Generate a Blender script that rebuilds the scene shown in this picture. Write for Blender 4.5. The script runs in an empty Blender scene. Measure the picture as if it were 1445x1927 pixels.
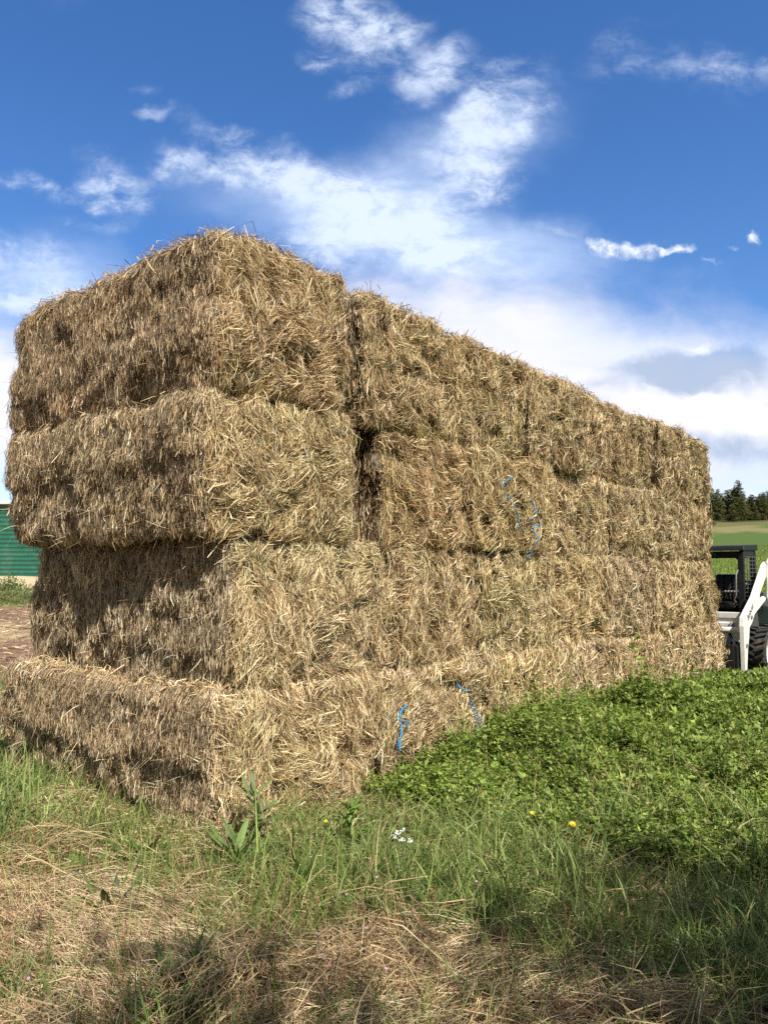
import bpy, bmesh, math
import numpy as np
from mathutils import Vector, Matrix

rng = np.random.default_rng(11)
scene = bpy.context.scene
col = scene.collection
R = math.radians

# ------------------------------------------------------------------ helpers
def tag(o, label=None, cat=None, group=None, kind=None):
    if label: o['label'] = label
    if cat: o['category'] = cat
    if group: o['group'] = group
    if kind: o['kind'] = kind
    return o

def empty(name, loc=(0, 0, 0), rz=0.0):
    o = bpy.data.objects.new(name, None)
    o.empty_display_size = 0.2
    o.location = loc
    o.rotation_euler = (0, 0, rz)
    col.objects.link(o)
    return o

def link(name, me, parent=None):
    o = bpy.data.objects.new(name, me)
    col.objects.link(o)
    if parent is not None: o.parent = parent
    return o

def np_mesh(name, V, F, C=None, mat=None, smooth=False):
    """V (n,3), F (m,4) quads, C (n,3) colours"""
    V = np.asarray(V, np.float32); F = np.asarray(F, np.int32)
    me = bpy.data.meshes.new(name)
    me.vertices.add(len(V)); me.vertices.foreach_set('co', V.ravel())
    m, k = F.shape
    me.loops.add(m * k); me.loops.foreach_set('vertex_index', F.ravel())
    me.polygons.add(m)
    me.polygons.foreach_set('loop_start', np.arange(0, m * k, k, dtype=np.int32))
    if smooth: me.polygons.foreach_set('use_smooth', np.ones(m, bool))
    me.update(calc_edges=True)
    if C is not None:
        a = me.color_attributes.new('Col', 'FLOAT_COLOR', 'POINT')
        c = np.ones((len(V), 4), np.float32); c[:, :3] = C
        a.data.foreach_set('color', c.ravel())
    if mat: me.materials.append(mat)
    return me

class Bag:
    """collects quad geometry"""
    def __init__(s): s.V = []; s.F = []; s.C = []; s.n = 0
    def add(s, V, F, C):
        V = np.asarray(V, np.float32)
        C = np.asarray(C, np.float32)
        if C.ndim == 1: C = np.tile(C, (len(V), 1))
        s.V.append(V); s.F.append(np.asarray(F) + s.n); s.C.append(C); s.n += len(V)
    def mesh(s, name, mat, smooth=False):
        return np_mesh(name, np.concatenate(s.V), np.concatenate(s.F), np.concatenate(s.C), mat, smooth)

def _h(ix, iy, iz, seed):
    x = (ix * 374761393 + iy * 668265263 + iz * 1274126177 + seed * 974634777) & 0xffffffff
    x = ((x ^ (x >> 13)) * 1274126177) & 0xffffffff
    x = ((x ^ (x >> 16)) * 2246822519) & 0xffffffff
    return ((x ^ (x >> 15)) & 0xffffff) / float(0xffffff)

def vn(P, scale=1.0, seed=0):
    """value noise 0..1 at points (n,2|3)"""
    P = np.asarray(P, np.float64) * scale
    if P.shape[1] == 2: P = np.concatenate([P, np.zeros((len(P), 1))], 1)
    i = np.floor(P).astype(np.int64); f = P - i; f = f * f * (3 - 2 * f)
    r = 0
    for dx in (0, 1):
        for dy in (0, 1):
            for dz in (0, 1):
                w = (f[:, 0] if dx else 1 - f[:, 0]) * (f[:, 1] if dy else 1 - f[:, 1]) * (f[:, 2] if dz else 1 - f[:, 2])
                r = r + w * _h(i[:, 0] + dx, i[:, 1] + dy, i[:, 2] + dz, seed)
    return r

def fbm(P, scale=1.0, seed=0, octv=3):
    r = 0; a = 0.5; t = 0
    for k in range(octv):
        r = r + a * vn(P, scale * 2 ** k, seed + 17 * k); t += a; a *= 0.5
    return r / t

def nrm(a): return a / np.maximum(np.linalg.norm(a, axis=1, keepdims=True), 1e-9)
def sstep(a, b, x):
    t = np.clip((x - a) / (b - a), 0, 1); return t * t * (3 - 2 * t)

def strands(bag, P, N, T, L, W, C, lift=0.0, arch=0.0, curl=0.0, twist=None, ss=(-.5, 0, .5), taper=(.75, 1, .35), droop=0.0):
    """ribbons: n strands of len(ss) cross sections"""
    n = len(P)
    if n == 0: return
    B = nrm(np.cross(N, T))
    if twist is None: twist = rng.normal(0, .7, n)
    L = np.broadcast_to(L, n)[:, None]; W = np.broadcast_to(W, n)[:, None]
    lift = np.broadcast_to(lift, n)[:, None]; arch = np.broadcast_to(arch, n)[:, None]
    curl = np.broadcast_to(curl, n)[:, None]; droop = np.broadcast_to(droop, n)[:, None]
    tw = twist[:, None]
    Wv = np.cos(tw) * B + np.sin(tw) * N
    k = len(ss)
    V = np.empty((n, k, 2, 3), np.float32)
    smid = (ss[0] + ss[-1]) / 2; sh = (ss[-1] - ss[0]) / 2
    for j, s in enumerate(ss):
        q = (s - smid) / sh
        c = P + T * (s * L) + N * (lift * s * L + arch * L * (1 - q * q)) + B * (curl * L * (q * q))
        c = c.copy()
        c[:, 2:3] -= droop * L * (s * s if ss[0] >= 0 else q * q)
        V[:, j, 0] = c - Wv * (W * taper[j] * .5)
        V[:, j, 1] = c + Wv * (W * taper[j] * .5)
    base = (np.arange(n) * (2 * k))[:, None]
    F = []
    for j in range(k - 1):
        F.append(np.concatenate([base + 2 * j, base + 2 * j + 1, base + 2 * j + 3, base + 2 * j + 2], 1))
    bag.add(V.reshape(-1, 3), np.concatenate(F), np.repeat(C, 2 * k, axis=0))

def pick(n, palette, weights, var=.16):
    pal = np.array(palette); w = np.array(weights, float); w /= w.sum()
    c = pal[rng.choice(len(pal), n, p=w)]
    return np.clip(c * np.exp(rng.normal(0, var, (n, 1))), 0, .9)

# ------------------------------------------------------------------ materials
def mat_attr(name, rough=.6, transl=.0, spec=.25, noise=0.0, nscale=40, bump=0.0):
    m = bpy.data.materials.new(name); m.use_nodes = True
    nt = m.node_tree; b = nt.nodes['Principled BSDF']; out = nt.nodes['Material Output']
    a = nt.nodes.new('ShaderNodeVertexColor'); a.layer_name = 'Col'
    src = a.outputs['Color']
    if noise:
        tc = nt.nodes.new('ShaderNodeTexCoord')
        nz = nt.nodes.new('ShaderNodeTexNoise'); nz.inputs['Scale'].default_value = nscale; nz.inputs['Detail'].default_value = 6
        nt.links.new(tc.outputs['Object'], nz.inputs['Vector'])
        mr = nt.nodes.new('ShaderNodeMapRange'); mr.inputs['From Min'].default_value = .3; mr.inputs['From Max'].default_value = .7
        mr.inputs['To Min'].default_value = 1 - noise; mr.inputs['To Max'].default_value = 1 + noise
        nt.links.new(nz.outputs['Fac'], mr.inputs['Value'])
        mx = nt.nodes.new('ShaderNodeVectorMath'); mx.operation = 'SCALE'
        nt.links.new(src, mx.inputs[0]); nt.links.new(mr.outputs['Result'], mx.inputs['Scale'])
        src = mx.outputs['Vector']
        if bump:
            bp = nt.nodes.new('ShaderNodeBump'); bp.inputs['Strength'].default_value = bump; bp.inputs['Distance'].default_value = .05
            nt.links.new(nz.outputs['Fac'], bp.inputs['Height']); nt.links.new(bp.outputs['Normal'], b.inputs['Normal'])
    nt.links.new(src, b.inputs['Base Color'])
    b.inputs['Roughness'].default_value = rough
    b.inputs['Specular IOR Level'].default_value = spec
    if transl:
        t = nt.nodes.new('ShaderNodeBsdfTranslucent'); nt.links.new(src, t.inputs['Color'])
        mix = nt.nodes.new('ShaderNodeMixShader'); mix.inputs['Fac'].default_value = transl
        nt.links.new(b.outputs[0], mix.inputs[1]); nt.links.new(t.outputs[0], mix.inputs[2])
        nt.links.new(mix.outputs[0], out.inputs['Surface'])
    return m

def mat_plain(name, c, rough=.5, metal=0.0, spec=.5, noise=.12, nscale=9, dirt=None, dirt_amt=.5, dirt_scale=5):
    m = bpy.data.materials.new(name); m.use_nodes = True
    nt = m.node_tree; b = nt.nodes['Principled BSDF']
    tc = nt.nodes.new('ShaderNodeTexCoord')
    nz = nt.nodes.new('ShaderNodeTexNoise'); nz.inputs['Scale'].default_value = nscale; nz.inputs['Detail'].default_value = 5
    nt.links.new(tc.outputs['Object'], nz.inputs['Vector'])
    mx = nt.nodes.new('ShaderNodeMix'); mx.data_type = 'RGBA'
    mx.inputs[6].default_value = (*[v * (1 - noise) for v in c], 1); mx.inputs[7].default_value = (*[min(1, v * (1 + noise)) for v in c], 1)
    nt.links.new(nz.outputs['Fac'], mx.inputs[0])
    src = mx.outputs[2]
    if dirt:
        n2 = nt.nodes.new('ShaderNodeTexNoise'); n2.inputs['Scale'].default_value = dirt_scale; n2.inputs['Detail'].default_value = 8; n2.inputs['Roughness'].default_value = .7
        nt.links.new(tc.outputs['Object'], n2.inputs['Vector'])
        mr = nt.nodes.new('ShaderNodeMapRange'); mr.inputs['From Min'].default_value = .5; mr.inputs['From Max'].default_value = .72
        mr.inputs['To Max'].default_value = dirt_amt
        nt.links.new(n2.outputs['Fac'], mr.inputs['Value'])
        m2 = nt.nodes.new('ShaderNodeMix'); m2.data_type = 'RGBA'
        nt.links.new(mr.outputs[0], m2.inputs[0]); nt.links.new(src, m2.inputs[6]); m2.inputs[7].default_value = (*dirt, 1)
        src = m2.outputs[2]
    nt.links.new(src, b.inputs['Base Color'])
    b.inputs['Roughness'].default_value = rough; b.inputs['Metallic'].default_value = metal
    b.inputs['Specular IOR Level'].default_value = spec
    return m

M_HAY = mat_attr('hay', rough=.5, transl=.08, spec=.35)
M_GRASS = mat_attr('grass_blades', rough=.5, transl=.28, spec=.3)
M_DRY = mat_attr('dry_grass', rough=.6, transl=.15, spec=.25)
M_LEAF = mat_attr('leaf_green', rough=.5, transl=.3, spec=.35)
M_GROUND = mat_attr('soil_and_field', rough=.95, spec=.1, noise=.3, nscale=30, bump=.5)
M_NEEDLE = mat_attr('needles', rough=.7, transl=.15, spec=.15)
M_BARK = mat_plain('bark', (.13, .09, .06), .9, noise=.4, nscale=12)
M_TW_PALE = mat_plain('pale_twine', (.52, .5, .43), .6)
M_TW_BLUE = mat_plain('blue_twine', (.035, .25, .50), .6, noise=.35, nscale=60)

# ------------------------------------------------------------------ terrain
CAM_Z = 1.6
FPX = 1450.0
def px_ground(px, py):
    D = CAM_Z * FPX / (py - 1075.0)
    return (px - 722.0) / FPX * D, D

def ground_z(x, y):
    x = np.asarray(x, float); y = np.asarray(y, float)
    D = np.hypot(x, y)
    r = 18.8 * (np.clip(D - 22, 0, 285) / 285) ** 1.3 + .075 * np.clip(D - 290, 0, 160)
    l = .041 * np.clip(D - 12, 0, 40)
    w = sstep(-.25, .25, x / np.maximum(D, .1))
    z = r * w + l * (1 - w)
    z = z * sstep(-5, 30, y)
    P = np.stack([x.ravel(), y.ravel()], 1)
    z = z + (fbm(P, .5, 3, 3).reshape(x.shape) - .5) * .09 * sstep(0, 3, D)
    z = z + .10 * np.exp(-(((x + 2.25) / .32) ** 2 + ((y - 5.1) / .35) ** 2))
    z = z + (fbm(P, .02, 5, 2).reshape(x.shape) - .5) * 3 * sstep(60, 200, D)
    return z

# stack frame: e1 runs along the long right-hand side, e2 along the short left-hand side
TH = R(50.2)
E1 = np.array([math.cos(TH), math.sin(TH)]); E2 = np.array([-math.sin(TH), math.cos(TH)])
C0 = np.array([-1.01, 4.67])
def st_xy(t, u): return C0[0] + E1[0] * t + E2[0] * u, C0[1] + E1[1] * t + E2[1] * u
def xy_tu(x, y):
    dx = x - C0[0]; dy = y - C0[1]
    return dx * E1[0] + dy * E1[1], dx * E2[0] + dy * E2[1]
def in_stack(x, y, m=0.0):
    t, u = xy_tu(x, y)
    return (t > .0 - m) & (t < 9.6 + m) & (u > -m) & (u < 2.62 + m)

def zones(x, y):
    """returns weights: alfalfa, tall green grass, dry; functions of the place on the ground"""
    D = np.maximum(y, .3)
    px = 722 + FPX * x / D; py = 1075 + CAM_Z * FPX / D
    P = np.stack([x, y], 1)
    n = (fbm(P, 1.1, 21, 3) - .5)
    n2 = (fbm(P, 2.2, 33, 2) - .5)
    # border line of the alfalfa, in the photo (700,1490) (800,1600) (1000,1650) (1445,1700)
    lim = np.interp(px, [600, 700, 760, 820, 1000, 1200, 1445, 1700], [1400, 1520, 1665, 1710, 1770, 1805, 1815, 1820])
    alf = sstep(35, -35, py - lim + n * 240 + n2 * 190)
    t, u = xy_tu(x, y)
    alf = alf * (t > 1.2)
    dry = sstep(-40, 60, py - np.interp(px, [-200, 0, 250, 420, 620, 800, 1000, 1445, 1800], [1640, 1640, 1640, 1650, 1690, 1720, 1770, 1840, 1860]) + n * 230)
    dry = np.maximum(dry, .55 * np.exp(-((px - 430) / 90) ** 2 - ((py - 1575) / 45) ** 2))
    dry = dry * sstep(-.16, .10, n2 + .10)
    return alf, dry, n, px, py

def build_ground():
    nr, na = 300, 900
    rad = np.concatenate([[0.0], np.geomspace(.6, 1600, nr)])
    ang = np.linspace(0, 2 * np.pi, na, endpoint=False)
    A, Rr = np.meshgrid(ang, rad)
    x = Rr * np.cos(A); y = Rr * np.sin(A)
    z = ground_z(x, y)
    xf, yf = x.ravel(), y.ravel()
    D = np.hypot(xf, yf)
    P = np.stack([xf, yf], 1)
    n1 = fbm(P, .8, 8, 4); n2 = fbm(P, .15, 9, 3); n3 = fbm(P, 3.0, 4, 3)
    soil = np.array([.15, .095, .06]); thatch = np.array([.27, .20, .11]); dkgreen = np.array([.035, .06, .015])
    green = np.array([.13, .19, .035]); green2 = np.array([.105, .155, .035]); green3 = np.array([.08, .125, .03])
    tan = np.array([.42, .32, .18]); red = np.array([.25, .155, .105]); straw = np.array([.44, .35, .20]); gravel = np.array([.55, .43, .28])
    mixc = lambda c, k, w: c * (1 - w[:, None]) + k * w[:, None]
    C = np.tile(soil, (len(P), 1))
    C = mixc(C, thatch, sstep(.35, .65, n1))
    alf, dry, _, _, _ = zones(xf, np.maximum(yf, .3))
    C = mixc(C, dkgreen, alf * (yf > .5) * .85)
    # far field
    ratio = xf / np.maximum(D, .1)
    f = sstep(11, 15, D + (n1 - .5) * 3) * sstep(.0, .1, ratio)
    fld = np.tile(green, (len(P), 1))
    fld = mixc(fld, np.array([.15, .19, .03]), sstep(.5, .7, n1) * sstep(140, 60, D))
    fld = mixc(fld, green2, sstep(85, 105, D + (n2 - .5) * 20))
    fld = mixc(fld, green3, sstep(130, 150, D + (n2 - .5) * 20))
    fld = mixc(fld, np.array([.20, .18, .075]), sstep(205, 216, D + (n2 - .5) * 40))
    fld = mixc(fld, np.array([.085, .135, .03]), sstep(232, 238, D + (n2 - .5) * 30) * sstep(.425, .45, ratio))
    fld = mixc(fld, np.array([.13, .125, .05]), sstep(276, 286, D + (n2 - .5) * 16))
    fld = mixc(fld, tan, sstep(286, 290, D + (n2 - .5) * 10) * sstep(.445, .465, ratio))
    fld = mixc(fld, np.array([.05, .055, .02]), sstep(304, 312, D))
    C = mixc(C, fld, f)
    # dirt yard behind the stack on the left
    lf = sstep(.0, -.15, ratio) * (yf > 0)
    C = mixc(C, np.array([.09, .12, .03]), lf * sstep(8, 10, D) * sstep(.4, .6, n1))
    C = mixc(C, red, lf * sstep(11.4, 12.6, D + (n1 - .5) * 1.5))
    C = mixc(C, red * .78, lf * sstep(.5, .62, fbm(P * np.array([.3, 1.6]), 1.0, 77, 4)) * sstep(12, 13, D) * .8)
    C = mixc(C, straw, lf * sstep(18.2, 19, D + (n1 - .5) * 2) * sstep(22, 21, D + (n1 - .5) * 2) * (.35 + .6 * n3))
    C = mixc(C, np.array([.14, .17, .05]), lf * sstep(25.6, 26.4, D + (n1 - .5) * 2))
    C = mixc(C, gravel, lf * sstep(31.5, 33, D + (n1 - .5) * 3))
    # bare reddish soil heap by the bottom bale
    w = np.exp(-(((xf + 2.25) / .36) ** 2 + ((yf - 5.1) / .4) ** 2)) * 1.6
    C = mixc(C, np.array([.36, .22, .15]), np.clip(w, 0, 1))
    V = np.stack([xf, yf, z.ravel()], 1)
    i = np.arange(nr)[:, None] * na; j = np.arange(na)[None, :]; j2 = (j + 1) % na
    F = np.stack([i + j, i + na + j, i + na + j2, i + j2], -1).reshape(-1, 4)
    F[:na] = F[:na]  # inner ring degenerates at the centre
    me = np_mesh('ground', V, F[na:], C, M_GROUND, True)
    tag(link('ground', me), kind='structure')
build_ground()

# ------------------------------------------------------------------ hay bales
END_PAL = [(.68, .555, .32), (.57, .42, .215), (.27, .165, .08), (.43, .38, .215), (.085, .052, .028), (.80, .70, .48), (.39, .25, .125)]
END_W = [.27, .24, .16, .10, .12, .10, .10]
SIDE_PAL = [(.60, .47, .285), (.43, .32, .18), (.22, .145, .08), (.38, .335, .21), (.085, .056, .033), (.74, .64, .46)]
SIDE_W = [.23, .22, .18, .10, .17, .13]

class BaleShape:
    def __init__(s, w, L, h, seed, rad=.12, side=(0, 0, .5), strings=()):
        s.h = np.array([w / 2, L / 2, h / 2]); s.seed = seed; s.rad = rad; s.side = side; s.strings = strings
    def surf(s, p):
        p = np.clip(p, -s.h, s.h)
        inner = s.h - s.rad
        q = np.clip(p, -inner, inner)
        d = p - q
        n = nrm(d)
        x = q + n * s.rad
        k = s.seed * 3.7
        a = (fbm(x + k, 3.0, s.seed, 3) - .5) * .13 + (fbm(x + k, 10, s.seed + 5, 2) - .5) * .085
        # torn-out hollows
        a = a - .060 * sstep(.62, .82, vn(x + k, 5.5, s.seed + 12)) * np.abs(n[:, 1]) - .03 * sstep(.62, .8, vn(x + k, 9, s.seed + 14))
        # bulge
        a = a + .035 * (1 - (x[:, 2] / s.h[2]) ** 2) * (np.abs(n[:, 0]) + np.abs(n[:, 1]))
        # string furrows on the ends
        e = np.abs(n[:, 1])
        for xs in s.strings:
            a = a - .042 * e * np.exp(-((x[:, 0] - xs - .01 * np.sin(x[:, 2] * 7 + k)) / .035) ** 2)
        # ledge / groove across the long side
        amp, gr, zc = s.side
        zz = x[:, 2] / (2 * s.h[2]) + .5 + (vn(x[:, 1:], 1.6, s.seed + 9) - .5) * .16
        sd = np.abs(n[:, 0])
        a = a + sd * (amp * np.tanh((zz - zc) * 22) - gr * np.exp(-((zz - zc) / .05) ** 2))
        return x + n * a[:, None], n

def face_points(h, axis, sgn, n):
    p = rng.uniform(-1, 1, (n, 3)) * h
    p[:, axis] = sgn * h[axis]
    return p

def bale_mesh(shape, depth, dens_front, dens_left, dens_top, dens_other, tone, seed):
    bag = Bag(); h = shape.h
    # core
    for axis in range(3):
        o = [k for k in range(3) if k != axis]
        for sgn in (-1, 1):
            nu = max(4, int(2 * h[o[0]] / .055)); nv = max(4, int(2 * h[o[1]] / .055))
            U, Vv = np.meshgrid(np.linspace(-1, 1, nu + 1), np.linspace(-1, 1, nv + 1))
            p = np.zeros((U.size, 3)); p[:, o[0]] = U.ravel() * h[o[0]]; p[:, o[1]] = Vv.ravel() * h[o[1]]; p[:, axis] = sgn * h[axis]
            x, nn = shape.surf(p)
            i = np.arange(nv)[:, None] * (nu + 1); j = np.arange(nu)[None, :]
            F = np.stack([i + j, i + j + 1, i + nu + 2 + j, i + nu + 1 + j], -1).reshape(-1, 4)
            if (sgn > 0) == (axis == 1): F = F[:, ::-1]
            c = np.array([.055, .036, .018]) * (.6 + .8 * vn(x, 30, seed)[:, None])
            bag.add(x - nn * .012, F, c * tone)
    lod = (depth / 4.7)
    wm = lod ** .75
    def do(axis, sgn, n, kind):
        if n <= 0: return
        p = face_points(h, axis, sgn, n)
        q_ = np.abs(p) / h; q_[:, axis] = 0
        keep = rng.random(n) > sstep(.92, .99, q_.max(1)) * (.62 if kind == 'end' else .45)
        p = p[keep]; n = len(p)
        x, N = shape.surf(p)
        up = np.tile([0., 0., 1.], (n, 1))
        side = nrm(np.cross(up, N) + 1e-6)
        tz = nrm(np.cross(N, side))                      # 'up' in the surface
        clump = fbm(x + seed, 5.0, seed + 3, 2)
        if kind == 'end':
            k = seed * 1.3
            fld = (vn(x + k, 3.4, seed + 31) * 1.5 + vn(x + k, 8, seed + 37) * .7) * np.pi * 1.15
            th = fld + rng.normal(0, .36, n) + (rng.random(n) < .18) * rng.normal(0, 1.0, n)
            # near the vertical edges and the strings the straw lies along the edge
            edge = sstep(.72, .95, np.abs(x[:, 0]) / h[0])
            m = rng.random(n) < edge * .6
            th = np.where(m, np.pi / 2 + rng.normal(0, .28, n), th)
            T = nrm(np.cos(th)[:, None] * side + np.sin(th)[:, None] * tz)
            L = np.clip(rng.lognormal(np.log(.085), .45, n), .025, .24)
            W = np.clip(rng.lognormal(np.log(.0033), .42, n), .0016, .009) * wm
            off = rng.normal(.003, .020, n) + (clump - .5) * .10
            lift = rng.normal(0, .21, n); arch = rng.normal(.04, .08, n); curl = rng.normal(0, .09, n)
            C = pick(n, END_PAL, END_W)
            C = C * (.80 + .45 * fbm(x, 3.5, seed + 71, 3))[:, None]
            gz = fbm(x, 2.0, seed + 81, 3)[:, None]
            C = C * (1 - sstep(.4, .75, gz) * np.array([.05, .0, .06]))
        elif kind == 'side':
            th = np.pi / 2 + rng.normal(0, .14, n) + (vn(x, 2.5, seed + 31) - .5) * .5
            wild = rng.random(n) < .10
            th = np.where(wild, rng.uniform(0, np.pi, n), th)
            T = nrm(np.cos(th)[:, None] * side + np.sin(th)[:, None] * tz)
            L = np.clip(rng.lognormal(np.log(.05), .5, n), .015, .2)
            W = np.clip(rng.lognormal(np.log(.0035), .4, n), .0016, .009) * wm
            lay = np.sin((x[:, 2] + .03 * vn(x, 6, seed)) * 2 * np.pi / .075)
            off = rng.normal(.003, .016, n) + (clump - .5) * .06 + .005 * lay
            lift = rng.normal(0, .16, n) - .03; arch = rng.normal(.02, .08, n); curl = rng.normal(0, .07, n)
            C = pick(n, SIDE_PAL, SIDE_W, .22)
            C = C * (.70 + .60 * vn(x * np.array([1, 1, 1.8]), 5.0, seed + 71))[:, None]
        else:
            th = rng.uniform(0, 2 * np.pi, n)
            T = nrm(np.cos(th)[:, None] * side + np.sin(th)[:, None] * np.cross(N, side))
            L = np.clip(rng.lognormal(np.log(.10), .45, n), .03, .26)
            W = np.clip(rng.lognormal(np.log(.0042), .35, n), .002, .009) * wm
            off = rng.normal(.01, .02, n)
            lift = rng.normal(0, .45, n); arch = rng.normal(.03, .15, n); curl = rng.normal(0, .15, n)
            C = pick(n, END_PAL, END_W) * (.75 + .4 * rng.random(n))[:, None]
        # some strands stick well out of the surface
        wild = rng.random(n) < .025
        lift = np.clip(np.where(wild, rng.normal(.45, .4, n), lift), -1, 1); L = np.where(wild, np.minimum(L, .16), L)
        strands(bag, x + N * off[:, None], N, T, L, W, C * tone, lift, arch, curl)
        # hanging / springy wisps
        m = int(n * .010)
        if m and kind != 'other':
            q = rng.choice(n, m, replace=False)
            TT = nrm(N[q] * rng.uniform(.3, 1.2, (m, 1)) + rng.normal(0, .6, (m, 3)))
            NN = nrm(np.cross(TT, side[q]) + 1e-6)
            strands(bag, x[q], NN, TT, rng.uniform(.05, .17, m), W[q] * .8, C[q] * tone, 0, 0, rng.normal(0, .2, m), ss=(0, .5, 1), taper=(1, .8, .3), droop=rng.uniform(0, .5, m))
    A = lambda i, j: 4 * h[i] * h[j]
    do(1, -1, int(A(0, 2) * dens_front), 'end')
    do(1, 1, int(A(0, 2) * dens_other), 'end')
    do(0, -1, int(A(1, 2) * dens_left), 'side')
    do(0, 1, int(A(1, 2) * dens_other), 'side')
    do(2, 1, int(A(0, 1) * dens_top), 'top')
    do(2, -1, int(A(0, 1) * dens_other * .5), 'top')
    return bag.mesh('hay_bale', M_HAY)

def tube_mesh(name, pts, r, mat, sides=5):
    pts = np.asarray(pts, float); n = len(pts)
    T = nrm(np.gradient(pts, axis=0))
    ref = np.tile([.31, .95, .1], (n, 1)); 
    ref[np.abs((T * ref).sum(1)) > .9] = [1, 0, 0]
    A = nrm(np.cross(T, ref)); B = np.cross(T, A)
    rr = np.broadcast_to(r, n)
    V = np.stack([pts + (A * math.cos(2 * math.pi * k / sides) + B * math.sin(2 * math.pi * k / sides)) * rr[:, None] for k in range(sides)], 1).reshape(-1, 3)
    i = np.arange(n - 1)[:, None] * sides; k = np.arange(sides)[None, :]; k2 = (k + 1) % sides
    F = np.stack([i + k, i + k2, i + sides + k2, i + sides + k], -1).reshape(-1, 4)
    return np_mesh(name, V, F, None, mat, True)

ROWS = [
    # t0, t1, outward offset of the right-hand face, length, (side amp, groove, zc)
    [(-.04, 1.40, .06, 2.62), (1.42, 2.98, .08, 2.5), (3.0, 4.2, .02, 2.5), (4.22, 5.55, .03, 2.5), (5.57, 6.86, .04, 2.5), (6.95, 8.2, .05, 2.55), (8.22, 9.6, .08, 2.55)],
    [(.13, 1.50, .02, 2.54), (1.52, 2.85, -.03, 2.5), (2.87, 4.2, .0, 2.5), (4.22, 5.55, -.03, 2.5), (5.57, 6.88, .0, 2.5), (6.95, 8.2, .03, 2.5), (8.22, 9.6, .0, 2.5)],
    [(-.09, 1.20, .03, 2.62), (1.56, 2.70, -.02, 2.5), (2.72, 4.22, .05, 2.55), (4.30, 5.5, -.06, 2.5), (5.52, 6.8, -.03, 2.5), (6.82, 8.1, .0, 2.5), (8.12, 9.42, -.02, 2.5)],
    [(-.05, 1.07, .04, 2.66), (1.31, 2.50, -.02, 2.6), (2.52, 3.75, -.02, 2.55), (3.77, 5.0, .02, 2.55), (5.03, 6.18, -.03, 2.5), (6.2, 7.2, -.04, 2.5), (7.24, 8.32, .03, 2.5), (8.34, 9.42, .0, 2.5)],
]
ZB = [0.0, .855, 1.80, 2.70]; HB = [.865, .955, .91, 1.0]
TOPH = [1.03, 1.03, 1.0, .97, .96, .90, .97, .93]
SIDE = [(.022, .035, .45), (.0, .01, .5), (.022, .03, .52), (-.024, .025, .54)]
LAY = ['bottom', 'second', 'third', 'top']
ORD = ['first', 'second', 'third', 'fourth', 'fifth', 'sixth', 'seventh', 'eighth']
SPECIAL = {
    (0, 0): 'frayed hay bale at the foot of the near corner, in dry grass',
    (0, 1): 'hay bale in the bottom layer with two bright blue twine ends',
    (1, 0): 'set-back hay bale in the second layer at the near corner, under the overhang',
    (2, 0): 'overhanging hay bale in the third layer at the near corner, pale strings showing',
    (2, 1): 'hay bale in the third layer beside the dark gap, its side in shade',
    (2, 2): 'hay bale in the third layer with two blue twine lengths down its end',
    (3, 0): 'highest hay bale at the near corner on the very top of the stack',
    (3, 7): 'rounded hay bale at the far end of the top layer, above the black cab',
}
RZ = TH
twine_paths = {}
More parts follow.
